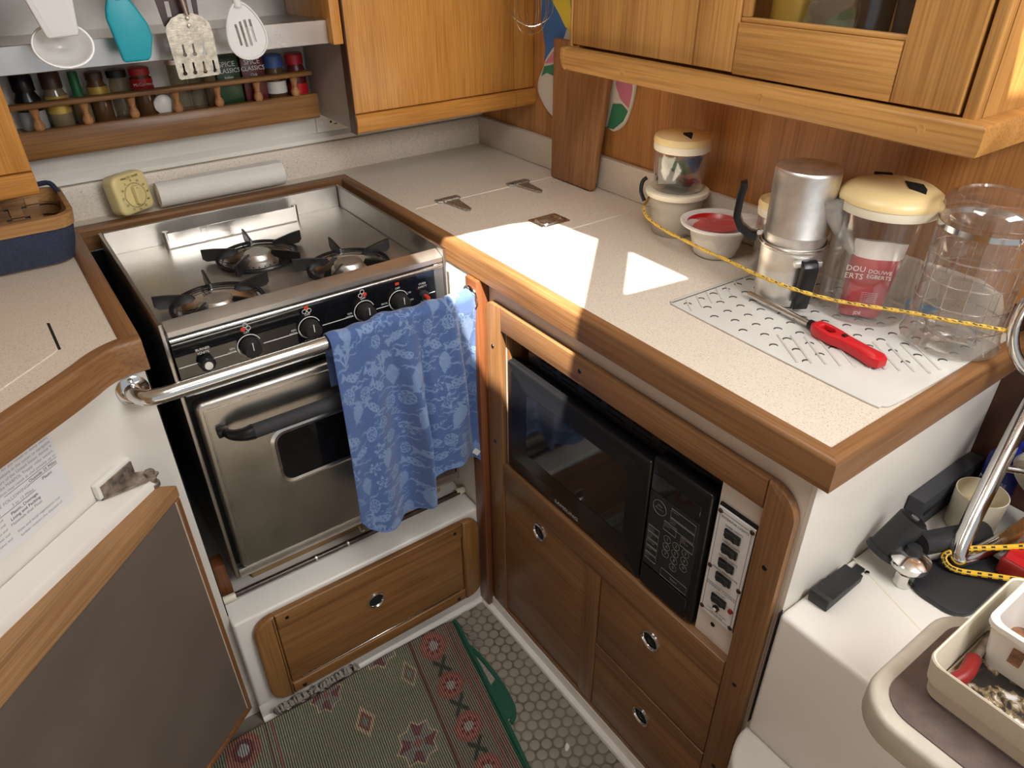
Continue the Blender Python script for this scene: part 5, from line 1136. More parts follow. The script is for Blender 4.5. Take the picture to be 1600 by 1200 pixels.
for s, u, v in (('DOU', -0.022, 0.080), ('ERTS', -0.022, 0.068)): text(s, 0.012, 'print', bgt, bp(u, v) + bn_ * 0.0005, bx_, (0, 0, 1))
# tall ribbed clear canister
c = (0.393, -0.714, MZ)
t = thing('clear_canister', 'tall ribbed clear canister with a wire bail lid', 'canister', c)
part('body', lathe([(0, 0), (0.060, 0), (0.066, 0.0023), (0.067, 0.0068), (0.063, 0.0136), (0.0605, 0.0339), (0.0605, 0.0373), (0.0592, 0.0396), (0.0605, 0.0678), (0.0592, 0.0701), (0.0605, 0.1017), (0.0592, 0.1040), (0.0605, 0.1356), (0.0600, 0.1808), (0.0590, 0.1842)], 48, c, mod=lambda a, z: 1 + (0.010 * abs(math.cos(6 * a)) if 0.012 < z < 0.178 else 0)), 'clear_plastic', t)
part('lid', lathe([(0.060, 0.1865), (0.064, 0.1876), (0.065, 0.1944), (0.064, 0.2011), (0.058, 0.2124), (0.048, 0.2170), (0.046, 0.2141), (0, 0.2147)], 48, c), 'clear_plastic', t)
rb_ = bmesh.new()
for zz in (0.038, 0.070, 0.103, 0.137): tube([(c[0] + 0.0612 * math.cos(a), c[1] + 0.0612 * math.sin(a), c[2] + zz) for a in np.linspace(0, 2 * PI, 40, endpoint=False)], 0.0011, 5, True, bm=rb_)
for k in range(14):
    a = k * 2 * PI / 14; tube([(c[0] + 0.0612 * math.cos(a), c[1] + 0.0612 * math.sin(a), c[2] + 0.030), (c[0] + 0.0612 * math.cos(a), c[1] + 0.0612 * math.sin(a), c[2] + 0.168)], 0.0010, 5, bm=rb_)
M['rib_clear'] = clear('moulded rib', (0.86, 0.84, 0.82), 0.08, 4.0, 0.06)
part('ribs', rb_, 'rib_clear', t)
part('band', lathe([(0.0612, 0.1718), (0.0618, 0.1718), (0.0618, 0.1797), (0.0612, 0.1797)], 48, c), 'chrome', t)
part('bail', tube(smooth_path([(c[0] - 0.03, c[1] - 0.055, c[2] + 0.1740), (c[0] - 0.033, c[1] - 0.060, c[2] + 0.1898), (c[0] - 0.018, c[1] - 0.066, c[2] + 0.2011), (c[0] - 0.002, c[1] - 0.066, c[2] + 0.1876), (c[0] + 0.01, c[1] - 0.062, c[2] + 0.1740)], 4), 0.0013, 6), 'chrome', t)
for i in range(9):
    a = i * 0.75; b = tube([(c[0] + 0.040 * math.cos(a), c[1] + 0.040 * math.sin(a), c[2] + 0.012 + 0.004 * (i % 3)), (c[0] + 0.040 * math.cos(a + 1.2), c[1] + 0.040 * math.sin(a + 1.2), c[2] + 0.014 + 0.003 * (i % 2))], 0.0022, 8)
    o = part('bolt', b, 'alu', t); 
cr = bmesh.new(); bmesh.ops.create_icosphere(cr, subdivisions=3, radius=0.034)
for v in cr.verts: v.co *= 1 + rr.uniform(-0.2, 0.15); v.co.z *= 0.45
xf(cr, (c[0], c[1], c[2] + 0.025)); part('crumpled_film', cr, 'clear_thin', t, smooth=0)
# blue marker behind
t = thing('marker_pen', 'blue marker lying behind the large jar', 'pen', (0.44, -0.655, MZ)); part('barrel', tube([(0.4475, -0.600, MZ + 0.007), (0.4475, -0.640, MZ + 0.007)], 0.0065, 10), 'clear_thin', t); part('cap', tube([(0.4475, -0.6405, MZ + 0.007), (0.4475, -0.665, MZ + 0.007)], 0.0068, 10), 'label_blue', t)
# lighter
LZ = MZ + 0.0
t = thing('gas_lighter', 'red long-nosed gas lighter lying on the draining mat', 'lighter', (0.26, -0.58, LZ))
A = Vector((0.270, -0.450, LZ + 0.0075)); Bv = Vector((0.259, -0.572, LZ + 0.0080)); Ev = Vector((0.238, -0.705, LZ + 0.0085))
part('barrel', tube([A, Bv], 0.0048, 12), 'steel_bright', t); part('collar', tube([Bv, Bv + (Ev - Bv).normalized() * 0.012], 0.0070, 12), 'black', t)
dv = (Ev - Bv).normalized(); nv_ = Vector((-dv.y, dv.x, 0))
def lp2(s, w): p = Bv + dv * (0.010 + s) + nv_ * w * 1.28; return (p.x, p.y)
hole = [lp2(0.012, -0.004), lp2(0.034, -0.0055), lp2(0.038, 0.000), lp2(0.030, 0.005), lp2(0.013, 0.004)]
outl = [lp2(0, -0.007), lp2(0.012, -0.0125), lp2(0.040, -0.0125), lp2(0.058, -0.008), (lp2(0.085, -0.0085)), lp2(0.112, -0.011), lp2(0.122, -0.007), lp2(0.123, 0.005), lp2(0.114, 0.0095), lp2(0.085, 0.0085), lp2(0.058, 0.0085), lp2(0.040, 0.0105), lp2(0.014, 0.0105), lp2(0, 0.007)]
b = plate_holes(outl, [hole], LZ + 0.0175, 0.0165); bmesh.ops.bevel(b, geom=[e for e in b.edges if len(e.link_faces) == 2 and e.calc_face_angle(0) > 0.9 and abs(e.verts[0].co.z - e.verts[1].co.z) < 1e-5], offset=0.0035, segments=3, profile=0.5, affect='EDGES')
part('grip', b, 'red', t); part('trigger', prism([lp2(0.017, -0.003), lp2(0.030, -0.004), lp2(0.032, 0.002), lp2(0.019, 0.003)], 'z', LZ + 0.002, LZ + 0.011), 'black', t); part('slide', prism([lp2(0.050, -0.002), lp2(0.056, -0.002), lp2(0.056, 0.003), lp2(0.050, 0.003)], 'z', LZ + 0.015, LZ + 0.020, 0.0008, 1), 'black', t)
# restraining cord
t = thing('restraining_cord', 'yellow cord with black flecks stretched in front of the jars', 'cord', (0.30, -0.43, 1.0))
pth = smooth_path([(0.455, -0.062, 1.030), (0.395, -0.090, 1.020), (0.336, -0.135, 1.012), (0.318, -0.200, 1.003), (0.304, -0.300, 1.003), (0.272, -0.403, 1.016), (0.258, -0.462, 1.020), (0.254, -0.505, 1.022), (0.262, -0.545, 1.020), (0.280, -0.592, 1.018), (0.298, -0.634, 1.020), (0.315, -0.682, 1.025), (0.322, -0.730, 1.031), (0.338, -0.768, 1.033), (0.37, -0.800, 1.027)], 10)
part('rope', tube(pth, 0.0028, 8, rfun=lambda q: 0.0028 + 0.0005 * math.sin(q * 700)), 'rope', t)
fl = bmesh.new()
for i in range(4, len(pth) - 4, 2):
    p = pth[i]; T_ = (pth[i + 1] - pth[i - 1]).normalized(); a = i * 1.9; side = Vector((-0.62, -0.45, 0.6)).normalized() if i % 4 else Vector((-0.5, -0.4, 0.75)).normalized()
    pp = p + side * 0.0024; tube([pp - T_ * 0.003 + Vector((0, 0, 0.0006)), pp + T_ * 0.003 - Vector((0, 0, 0.0006))], 0.0008, 5, bm=fl)
part('flecks', fl, 'ink', t, kind='stuff')
hk = part('wall_hook', tube(smooth_path([(0.4612, -0.060, 1.020), (0.450, -0.060, 1.018), (0.444, -0.060, 1.030), (0.450, -0.060, 1.044), (0.4612, -0.060, 1.048)], 4), 0.0042, 8), 'black', t)

# ================================================================== things at the back and left
t = thing('kitchen_timer', 'pale yellow mechanical minute timer behind the stove', 'timer', (-0.447, 0.612, 0.968))
tb_ = prism(rrect(-0.042, 0.042, 0.0, 0.083, 0.016, 6), 'y', -0.020, 0.018, 0.008, 4)
TM = Matrix.Translation((-0.452, 0.6050, 0.9720)) @ Matrix.Rotation(0.50, 4, 'Z') @ Matrix.Rotation(-0.12, 4, 'X')
tb_.transform(TM); part('case', tb_, 'timer', t)
fx = lambda x, y, z: TM @ Vector((x, y, z))
txd = (TM.to_3x3() @ Vector((1, 0, 0))); tzd = (TM.to_3x3() @ Vector((0, 0, 1)))
dk = lathe([(0.026, 0.0), (0.0255, 0.002), (0, 0.0025)], 36, (0, -0.0195, 0.037), '-y'); dk.transform(TM); dl = part('dial', dk, 'timer', t)
gp = prism(rrect(-0.0065, 0.0065, 0.018, 0.057, 0.004), 'y', -0.034, -0.021, 0.002); gp.transform(TM); part('grip', gp, 'timer', dl)
ib = bmesh.new()
for k in range(12):
    a = PI / 2 + k * PI / 6; text(str(k * 5), 0.0065, None, None, fx(0.0305 * math.cos(a), -0.0222, 0.037 + 0.0305 * math.sin(a)), txd, tzd, bm=ib)
for k in range(60):
    a = k * PI / 30; q_ = box(-0.0004, 0.0004, -0.0226, -0.0221, 0.0235, 0.0255); xf(q_, ry=a); xf(q_, (0, 0, 0.037)); q_.transform(TM); join(ib, q_)
text('MINUTE TIMER', 0.0065, None, None, fx(0, -0.0222, 0.0745), txd, tzd, bm=ib); part('lettering', ib, 'ink', t, smooth=0)
dt = lathe([(0.0013, 0), (0, 0.0004)], 10, (0, -0.0342, 0.052), '-y'); dt.transform(TM); part('mark', dt, 'red_print', dl)
t = thing('paper_roll', 'white paper towel roll lying behind the stove', 'paper roll', (-0.26, 0.613, 0.968))
part('roll', tube([(-0.398, 0.612, 0.9955), (-0.118, 0.612, 0.9955)], 0.0268, 32), 'paper_roll', t); part('loose_sheet', prism([(0.600, 1.0205), (0.622, 1.0215), (0.634, 1.0105), (0.635, 1.0125), (0.6225, 1.0235), (0.5995, 1.0222)], 'x', -0.33, -0.12), 'paper_roll', t); part('core', tube([(-0.3995, 0.612, 0.9955), (-0.397, 0.612, 0.9955)], 0.0185, 20), 'cream', t)

# basket
BK = Vector((-0.708, 0.475, ZT + 0.001)); bk = thing('basket', 'woven splint basket with a navy cloth cover and wooden rim', 'basket', BK)
def bring(z, grow):
    return [(BK.x + x, BK.y + y) for x, y in rrect(-0.108 - grow, 0.108 + grow, -0.068 - grow, 0.092 + grow, 0.035, 6)]
def loft(zs, bm=None):
    b = bmesh.new(); R = []
    for z, g in zs: R.append([b.verts.new((p[0], p[1], BK.z + z)) for p in bring(z, g)])
    n_ = len(R[0])
    for A_, B_ in zip(R, R[1:]):
        for i in range(n_): b.faces.new((A_[i], A_[(i + 1) % n_], B_[(i + 1) % n_], B_[i]))
    bmesh.ops.recalc_face_normals(b, faces=b.faces); return join(bm, b)
part('cloth_cover', loft([(0.0, -0.004), (0.004, 0.004), (0.034, 0.013), (0.064, 0.018), (0.080, 0.019)]), 'denim', bk)
rim = loft([(0.070, 0.021), (0.093, 0.024)]); join(rim, loft([(0.093, 0.024), (0.0935, 0.015)])); join(rim, loft([(0.0935, 0.015), (0.070, 0.012)])); part('rim', rim, 'splint_rim', bk)
fl_ = prism(bring(0, 0.0), 'z', BK.z + 0.001, BK.z + 0.004); part('bottom', fl_, 'splint', bk)
for k in range(4):
    z0 = 0.008 + k * 0.0190; part('splint', loft([(z0, 0.001 + k * 0.0038), (z0 + 0.0165, 0.0045 + k * 0.0038)]), 'splint', bk)
def upright(x, y, nx, ny, idx):
    sx, sy = -ny, nx; b = bmesh.new(); rows = []
    for j in range(20):
        z = 0.010 + j * 0.0039; band_ = int(max(0, z - 0.008) / 0.019); g = 0.001 + 0.0155 * z / 0.08 + (0.0005 if (band_ + idx) % 2 else -0.0050)
        rows.append([b.verts.new((BK.x + x + nx * g + sx * s * 0.011, BK.y + y + ny * g + sy * s * 0.011, BK.z + z)) for s in (-1, 1)])
    for A_, B_ in zip(rows, rows[1:]): b.faces.new((A_[0], A_[1], B_[1], B_[0]))
    part('splint', b, 'splint_rim', bk)
for i in range(6): upright(-0.078 + i * 0.031, -0.0675, 0, -1, i); upright(-0.078 + i * 0.031, 0.0915, 0, 1, i)
for i in range(4): upright(0.1075, -0.036 + i * 0.032, 1, 0, i); upright(-0.1075, -0.036 + i * 0.032, -1, 0, i)
part('tie', tube(smooth_path([(BK.x + 0.095, BK.y + 0.115, BK.z + 0.100), (BK.x + 0.118, BK.y + 0.100, BK.z + 0.102), (BK.x + 0.127, BK.y + 0.06, BK.z + 0.088)], 4), 0.005, 8), 'denim', bk)
# ================================================================== open brown door at the left
DD = Vector((-0.72, -0.694, 0)).normalized(); DI = Vector((-0.694, 0.72, 0)).normalized(); DO = Vector((-0.594, -0.034, 0))
def door_m():
    m = Matrix((DD, DI, Vector((0, 0, 1)))).transposed().to_4x4(); m.translation = DO; return m
DM = door_m()
def dpart(nm, bm, mat, parent, label=None):
    bm.transform(DM); bmesh.ops.recalc_face_normals(bm, faces=bm.faces); return part(nm, bm, mat, parent, label)
dr1 = thing('door_1', 'brown laminate door with a weathered teak top edge standing open', None, DO, kind='structure')
dpart('panel', prism([(0.011, 0.692), (0.011, 0.118), (0.16, 0.150), (0.85, 0.300), (0.85, 0.692)], 'y', 0.003, 0.034, 0.0), 'panel_brown', dr1)
dpart('top_cap', prism([(0.0, 0.0), (0.85, 0.0), (0.85, 0.058), (0.045, 0.058), (0.010, 0.035)], 'z', 0.6925, 0.720, 0.004), 'weathered_d', dr1, 'weathered teak top edge')
dpart('side_lipping', box(0.0, 0.0105, 0.0, 0.034, 0.107, 0.692, 0.0015, 1), 'weathered_edge', dr1); dpart('bead', box(0.0107, 0.0117, 0.0015, 0.004, 0.118, 0.690), 'cream', dr1)
dpart('bottom_lipping', prism([(0.0, 0.104), (0.16, 0.1375), (0.85, 0.288), (0.85, 0.2995), (0.16, 0.1495), (0.0107, 0.1175), (0.0, 0.1065)], 'y', 0.0, 0.034, 0.001), 'weathered_edge', dr1)
# pivot bracket
pv = thing('pivot_bracket', 'rusty steel pivot bracket bolted above the brown door', 'bracket', (-0.66, -0.005, 0.735))
def wb(s0, s1, o0, o1, z0, z1, bev=0.0):
    b = box(s0, s1, o0, o1, z0, z1, bev); m = Matrix((WD, WN, Vector((0, 0, 1)))).transposed().to_4x4(); m.translation = W0; b.transform(m); bmesh.ops.recalc_face_normals(b, faces=b.faces); return b
part('pad', wb(-0.066, 0.010, 0.0005, 0.012, 0.741, 0.770, 0.003), 'white_plastic', pv); M['rusty'] = plain('rusty steel', (0.30, 0.25, 0.21), 0.5, metal=0.7, var=0.6, vscale=70, bmp=0.12, bscale=300)
part('angle_plate', wb(-0.062, 0.004, 0.0122, 0.0150, 0.741, 0.765), 'rusty', pv)
arm = prism([(-0.700, -0.034), (-0.648, 0.007), (-0.618, -0.006), (-0.611, -0.016), (-0.618, -0.027)], 'z', 0.7405, 0.7440); part('arm', arm, 'rusty', pv)
for s in (-0.044, -0.014): part('screw', wb(s - 0.004, s + 0.004, 0.0150, 0.0165, 0.750, 0.758, 0.001), 'alu_dull', pv)
bl = part('bolt', lathe([(0.0085, 0.7442), (0.0085, 0.7510), (0.006, 0.7522), (0, 0.7525)], 6, (-0.624, -0.016, 0)), 'rusty', pv); part('washer', lathe([(0, 0.7203), (0.0105, 0.7203), (0.0105, 0.7270), (0.0075, 0.7290), (0.0075, 0.7400), (0, 0.7400)], 18, (-0.624, -0.016, 0)), 'rusty', pv)
# notice on the bulkhead
nt_ = thing('notice', 'laminated white printed notice on the pale bulkhead', 'notice', (-0.78, -0.08, 0.77))
part('sheet', wb(0.036, 0.215, 0.0004, 0.0014, 0.7725, 0.894), 'paper', nt_)
RD = -WD
def wp(s, z): return W0 + WD * s + WN * 0.0018 + Vector((0, 0, z))
nb = bmesh.new(); ng = bmesh.new()
for k, s_ in enumerate(('It is illegal for any vessel to dump plastic', 'trash anywhere in the ocean or navigable', 'waters of the United States. Annex V', 'of the MARPOL Treaty: refer waters.', 'Violation may result in civil penalty up to')):
    text(s_, 0.0065, None, None, wp(0.040, 0.887 - k * 0.0078), RD, (0, 0, 1), align='RIGHT', bm=ng)
text('THE FOLLOWING:', 0.0072, None, None, wp(0.092, 0.842), RD, (0, 0, 1), align='RIGHT', bm=ng)
text('Outside 25 Miles', 0.0070, None, None, wp(0.043, 0.846), RD, (0, 0, 1), align='RIGHT', bm=nb); text('Plastic', 0.0070, None, None, wp(0.055, 0.836), RD, (0, 0, 1), align='RIGHT', bm=nb)
text('3 to 12 Miles', 0.0068, None, None, wp(0.090, 0.832), RD, (0, 0, 1), align='RIGHT', bm=ng)
for k, s_ in enumerate(('Plastic, Dunnage,', 'Lining and Packing', 'Materials that Float')): text(s_, 0.0068, None, None, wp(0.086, 0.822 - k * 0.0075), RD, (0, 0, 1), align='RIGHT', bm=nb if k < 2 else ng)
for k, s_ in enumerate(('State and local regulations may', 'further restrict the disposal of')): text(s_, 0.006, None, None, wp(0.060, 0.792 - k * 0.0085), RD, (0, 0, 1), align='RIGHT', bm=ng)
for k in range(6): text('garbage in lakes and', 0.0055, None, None, wp(0.145, 0.832 - k * 0.0085), RD, (0, 0, 1), align='RIGHT', bm=ng)
for (s0, s1, z) in ((0.043, 0.094, 0.8415), (0.088, 0.150, 0.828), (0.040, 0.13, 0.8505)): join(nb, wb(s0, s1, 0.0015, 0.0017, z, z + 0.0005))
part('lettering', nb, 'ink', nt_, smooth=0); part('faded_lettering', ng, 'ink_grey', nt_, smooth=0)

# ================================================================== rug
def build_rug():
    nu, nv = 340, 260
    U, V = np.meshgrid(np.linspace(0, 1, nu + 1), np.linspace(0, 1, nv + 1))
    s = 0.62 - 0.62 * (1 - U)                    # 0 at left .. 0.62 at right edge
    t = V * 0.52                                 # 0 at the far fold .. toward the viewer
    xr = -0.098 - 0.13 * t - 0.10 * t * t
    x = xr - (0.62 - s) + 0.0 * t
    y = -0.026 - t * 0.985
    z = 0.010 + 0.042 * np.exp(-(t / 0.085) ** 2) + 0.012 * np.exp(-((t - 0.16) / 0.08) ** 2) + 0.004 * np.sin(s * 18 + t * 9) * np.exp(-t * 3)
    edge = np.clip((0.62 - s) / 0.03, 0, 1); z = 0.006 + (z - 0.006) * (0.35 + 0.65 * np.sqrt(edge))
    fold = t < 0.022; q = np.clip(t / 0.022, 0, 1); z = np.where(fold, 0.004 + (z - 0.004) * np.sqrt(q), z); y = np.where(fold, -0.026 - t * 0.985 + 0.006 * (1 - q) ** 2 * 0, y)
    left = np.clip((0.20 - s) / 0.2, 0, 1); z = z + 0.03 * left * np.exp(-(t / 0.12) ** 2) * 0
    P = np.stack([x, y, z], -1)
    s = s.ravel(); t = t.ravel(); e = 0.62 - s                  # e: distance from right edge
    dark = np.array((0.034, 0.042, 0.034)); beige = np.array((0.25, 0.225, 0.18)); pink = np.array((0.22, 0.085, 0.072)); cream = np.array((0.36, 0.28, 0.20)); grey = np.array((0.17, 0.18, 0.175)); maroon = np.array((0.10, 0.036, 0.04)); teal_ = np.array((0.13, 0.19, 0.18))
    C_ = np.tile(beige * 0.72 + np.array((-0.02, 0.0, -0.01)), (len(s), 1))
    wob = 0.004 * np.sin(t * 60)
    brd = e < 0.135; C_[brd] = beige * 0.6
    def setc(m, c, mix=0.85):
        C_[m] = C_[m] * (1 - mix) + c * mix
    for e0, e1, c in ((0.128, 0.135, maroon), (0.1215, 0.124, pink), (0.034, 0.040, pink), (0.028, 0.031, maroon), (0.018, 0.022, pink)): setc((e > e0) & (e < e1), c)
    for k in range(6):
        tc_ = 0.055 + k * 0.105; a = np.abs(e - 0.080); b = np.abs(t - tc_); oc = np.maximum(np.maximum(a, b), (a + b) / 1.35)
        setc(oc < 0.034, pink); setc(oc < 0.026, pink * 1.25); setc((oc < 0.020) & (np.sin(np.arctan2(t - tc_, e - 0.08) * 8) > 0), maroon); setc(oc < 0.011, grey * 1.6)
        for dk in (-0.05, 0.05): setc((np.abs(np.abs(e - 0.08) - np.abs(t - tc_ - dk) * 0.8) < 0.004) & (np.abs(t - tc_ - dk) < 0.02), dark)
    def eight(cs_, ct_, R):
        a, b = np.abs(s - cs_), np.abs(t - ct_); m1 = np.maximum(a, b) < R * 0.72; m2 = (a + b) < R * 1.02; return m1 | m2
    for cs_, ct_, R in ((0.425, 0.235, 0.046), (0.415, 0.0, 0.045), (0.275, 0.030, 0.036)):
        setc(eight(cs_, ct_, R * 1.08), cream); o_ = eight(cs_, ct_, R * 0.97); setc(o_, grey * 0.8)
        th = np.arctan2(t - ct_, s - cs_); rr_ = np.hypot(s - cs_, t - ct_); setc(o_ & (np.sin(th * 4 + 0.4) > 0.1), maroon * 1.3); setc(rr_ < R * 0.34, grey); setc(np.abs(s - cs_) + np.abs(t - ct_) < R * 0.26, pink)
    for cs_, ct_, R in ((0.335, 0.130, 0.030), (0.462, 0.085, 0.026), (0.20, 0.26, 0.03)):
        dd = np.abs(s - cs_) * 1.35 + np.abs(t - ct_) * 0.85; dd2 = np.floor(dd * 180) / 180; setc((dd2 < R) & (dd2 > R * 0.72), cream); setc(dd2 < R * 0.6, pink * 0.8); setc(dd2 < R * 0.25, teal_)
    lb = s < 0.155
    for e0, e1, c in ((0.148, 0.155, pink), (0.135, 0.140, maroon)): setc((s > e0) & (s < e1), c)
    for k in range(5):
        a = np.abs(s - 0.085); b = np.abs(t - 0.05 - k * 0.105); oc = np.maximum(np.maximum(a, b), (a + b) / 1.35); setc(oc < 0.036, pink); setc((oc < 0.022), maroon); setc(oc < 0.012, grey * 1.5)
    rng = np.random.RandomState(5); C_ *= (0.82 + 0.36 * rng.rand(len(s)))[:, None]
    bnd = e < 0.010; C_[bnd] = np.array((0.012, 0.075, 0.045))
    idx = np.arange((nv + 1) * (nu + 1)).reshape(nv + 1, nu + 1)
    faces = np.stack([idx[:-1, :-1], idx[1:, :-1], idx[1:, 1:], idx[:-1, 1:]], -1).reshape(-1, 4)
    return P, C_, faces
RL = (-0.40, -0.28, 0.003)
rg = thing('rug', 'folded green and pink patterned rug on the cabin sole', 'rug', RL)
P, C_, faces = build_rug(); me = color_mesh('weave', P, C_, faces, 'rug', RL); o = bpy.data.objects.new('weave', me); COL.objects.link(o); o.parent = rg; ROOT[o.name] = Vector(RL)
md = o.modifiers.new('thickness', 'SOLIDIFY'); md.thickness = 0.004; md.offset = -1
part('binding', tube([Vector(P[j, -1]) + Vector((0.001, 0, 0.001)) for j in range(0, 261, 5)], 0.0050, 8), 'green_cloth', rg, 'dark green edge binding')
# lower layer of the fold showing at the right
upts = [(-0.150, -0.085), (-0.112, -0.098), (-0.103, -0.130), (-0.100, -0.190), (-0.102, -0.245), (-0.110, -0.295), (-0.122, -0.322), (-0.140, -0.335), (-0.18, -0.325), (-0.20, -0.20)]
us = [(p.x, p.y) for p in smooth_path([(x, y, 0) for x, y in upts], 4, True)]
part('under_fold', prism(us, 'z', 0.003, 0.0085, 0.002), 'fringe', rg, 'lower layer of the folded rug')
part('binding', tube(smooth_path([(x, y, 0.0085) for x, y in upts[1:8]], 5), 0.0055, 8), 'green_cloth', rg)
part('fold_flap', prism([(-0.128, -0.235), (-0.106, -0.225), (-0.102, -0.262), (-0.112, -0.305), (-0.130, -0.326), (-0.150, -0.322)], 'z', 0.0088, 0.0125, 0.0015), 'green_cloth', rg)
fr_ = bmesh.new(); rr = random.Random(9)
for k in range(46):
    x = -0.545 + k * 0.0042 + rr.uniform(-.002, .002); y = -0.020 - rr.uniform(0, 0.012)
    tube(smooth_path([(x, -0.034, 0.040), (x + rr.uniform(-.006, .006), -0.022, 0.044 + rr.uniform(-.006, .006)), (x + rr.uniform(-.01, .01), y + 0.008, 0.030), (x + rr.uniform(-.012, .012), y + 0.010, 0.012)], 3), 0.0024, 5, bm=fr_)
part('fringe', fr_, 'fringe', rg, 'grey knotted fringe', kind='stuff')
fr2 = bmesh.new()
for k in range(14):
    x = -0.088 + rr.uniform(-.004, .008); y = -0.045 - k * 0.006; tube([(x - 0.008, y, 0.018), (x + 0.004, y - 0.003, 0.010), (x + 0.012, y - 0.005, 0.005)], 0.0011, 4, bm=fr2)
part('fringe', fr2, 'fringe', rg, 'loose threads at the corner', kind='stuff')

# ================================================================== steps at the right
eb = thing('step_box', 'white moulded step box beside the right cabinet', 'step', (0.25, -1.1, 0.0))
part('upper_step', box(0.021, 0.515, -1.60, -0.7655, 0.0, 0.680, 0.008, 3), 'white', eb)
part('lower_step', prism([(p.x, p.y) for p in smooth_path([(0.0205, -0.7655, 0), (-0.004, -0.768, 0), (-0.035, -0.782, 0), (-0.058, -0.805, 0), (-0.068, -0.84, 0), (-0.070, -0.95, 0), (-0.070, -1.60, 0), (0.0205, -1.60, 0)], 4)], 'z', 0.0, 0.415, 0.008, 3), 'white', eb)
part('joint_strip', box(0.0208, 0.0300, -0.7653, -0.7645, 0.42, 0.68), 'void', eb)
part('seam', prism([(0.196, -0.7662), (0.1985, -0.7662), (0.1500, -0.906), (0.1475, -0.906)], 'z', 0.680, 0.6803), 'cream', eb)
# rubber hold-down latch
lt_ = thing('rubber_latch', 'black rubber hold-down latch on the white step box', 'latch', (0.13, -0.785, 0.68))
ld_ = Vector((0.985, 0.03, 0)).normalized(); ln_ = Vector((0.03, -0.985, 0)).normalized()
prl = [(0.0, 0.6805), (0.088, 0.6805), (0.090, 0.693), (0.050, 0.694), (0.046, 0.698), (0.012, 0.698), (0.007, 0.7020), (0.0, 0.701), (-0.003, 0.692)]
b = prism(prl, 'y', -0.015, 0.015, 0.002); m = Matrix((ld_, -ln_, Vector((0, 0, 1)))).transposed().to_4x4(); m.translation = Vector((0.074, -0.788, 0.0)); b.transform(m); bmesh.ops.recalc_face_normals(b, faces=b.faces); part('strap', b, 'rubber', lt_)
b = box(0.088, 0.112, -0.007, 0.007, 0.6805, 0.686, 0.001); b.transform(m); bmesh.ops.recalc_face_normals(b, faces=b.faces); part('tongue', b, 'rubber', lt_)
for dy in (-0.009, 0.009): part('screw', lathe([(0.0038, 0.0), (0.003, 0.0025), (0, 0.003)], 12, (0.186, -0.7865 + dy, 0.6805)), 'chrome', lt_)
# winch handle
wh = thing('winch_handle', 'black gripped chrome winch handle lying on the step box', 'winch handle', (0.26, -0.81, 0.68))
part('grip', tube([(0.213, -0.7925, 0.7050), (0.246, -0.8080, 0.7640)], 0.0215, 20), 'rubber', wh); part('grip_collar', tube([(0.2125, -0.7923, 0.7045), (0.2165, -0.7942, 0.7115)], 0.0235, 20), 'rubber', wh)
gd = Vector((0.033, -0.0155, 0.059)).normalized(); cp_ = Vector((0.246, -0.8080, 0.7640))
cap = part('end_cap', tube([cp_, cp_ + gd * 0.003], 0.0185, 22), 'black', wh); part('screw', tube([cp_ + gd * 0.0031, cp_ + gd * 0.0045], 0.006, 14), 'alu', cap)
part('second_grip', tube([(0.262, -0.822, 0.7150), (0.375, -0.862, 0.706)], 0.0180, 16), 'rubber', wh)
part('arm', tube([(0.222, -0.824, 0.706), (0.300, -0.848, 0.700)], 0.0075, 10), 'alu_dull', wh)
part('hub', lathe([(0.0, 0.033), (0.016, 0.032), (0.027, 0.025), (0.0275, 0.017), (0.023, 0.010), (0.014, 0.006), (0, 0.006)], 26, (0.2170, -0.8330, 0.6980)), 'chrome', wh); part('hub_boot', lathe([(0.013, 0.0), (0.010, 0.010), (0, 0.012)], 16, (0.224, -0.830, 0.7290)), 'rubber', wh)
part('drive_stud', lathe([(0.0, 0.0), (0.0125, 0.0), (0.0135, 0.003), (0.0135, 0.024), (0.0, 0.024)], 8, (0.2090, -0.8360, 0.6805)), 'chrome', wh, 'eight-sided drive stud', smooth=20)
# dark moulded tool case, cup, bottle, red thing, pad
tc = thing('tool_case', 'long dark grey plastic case against the white end panel', 'case', (0.37, -0.776, 0.68))
part('shell', prism([(0.235, 0.6805), (0.498, 0.6805), (0.5145, 0.700), (0.5145, 0.722), (0.500, 0.7300), (0.235, 0.700)], 'y', -0.796 + 0.004, -0.7655, 0.003) if False else prism([(0.320, 0.6805), (0.512, 0.6805), (0.514, 0.735), (0.505, 0.742), (0.320, 0.742)], 'y', -0.791, -0.7655, 0.004), 'charcoal', tc); part('groove', box(0.33, 0.50, -0.7925, -0.7905, 0.712, 0.718), 'void', tc)
ky = text_bm('EVEN', 0.018); ky.free()
text('EVEN', 0.020, 'black', tc, (0.465, -0.7916, 0.697), (1, 0, 0), (0, 0, 1))
c = (0.405, -0.8330, 0.6805)
t = thing('plastic_cup', 'white plastic cup standing behind the steel tube', 'cup', c)
part('cup', lathe([(0, 0), (0.032, 0), (0.0345, 0.002), (0.0365, 0.070), (0.0350, 0.070), (0.033, 0.006), (0, 0.006)], 36, c), 'cream', t); part('dregs', lathe([(0.034, 0.032), (0, 0.034)], 24, (c[0], c[1], c[2])), 'label_yellow', t)
c = (0.482, -0.826, 0.6805)
t = thing('spray_bottle', 'blue bottle in the corner by the dark bulkhead', 'bottle', c); M['blue_btl'] = plain('deep blue plastic', (0.012, 0.025, 0.26), 0.3)
part('body', lathe([(0, 0), (0.024, 0), (0.026, 0.004), (0.026, 0.095), (0.012, 0.115), (0.012, 0.128), (0, 0.128)], 24, c), 'blue_btl', t)
text('NO RINSE', 0.009, 'print', t, (c[0] - 0.0262, c[1], c[2] + 0.062), (0, -1, 0), (0, 0, 1))
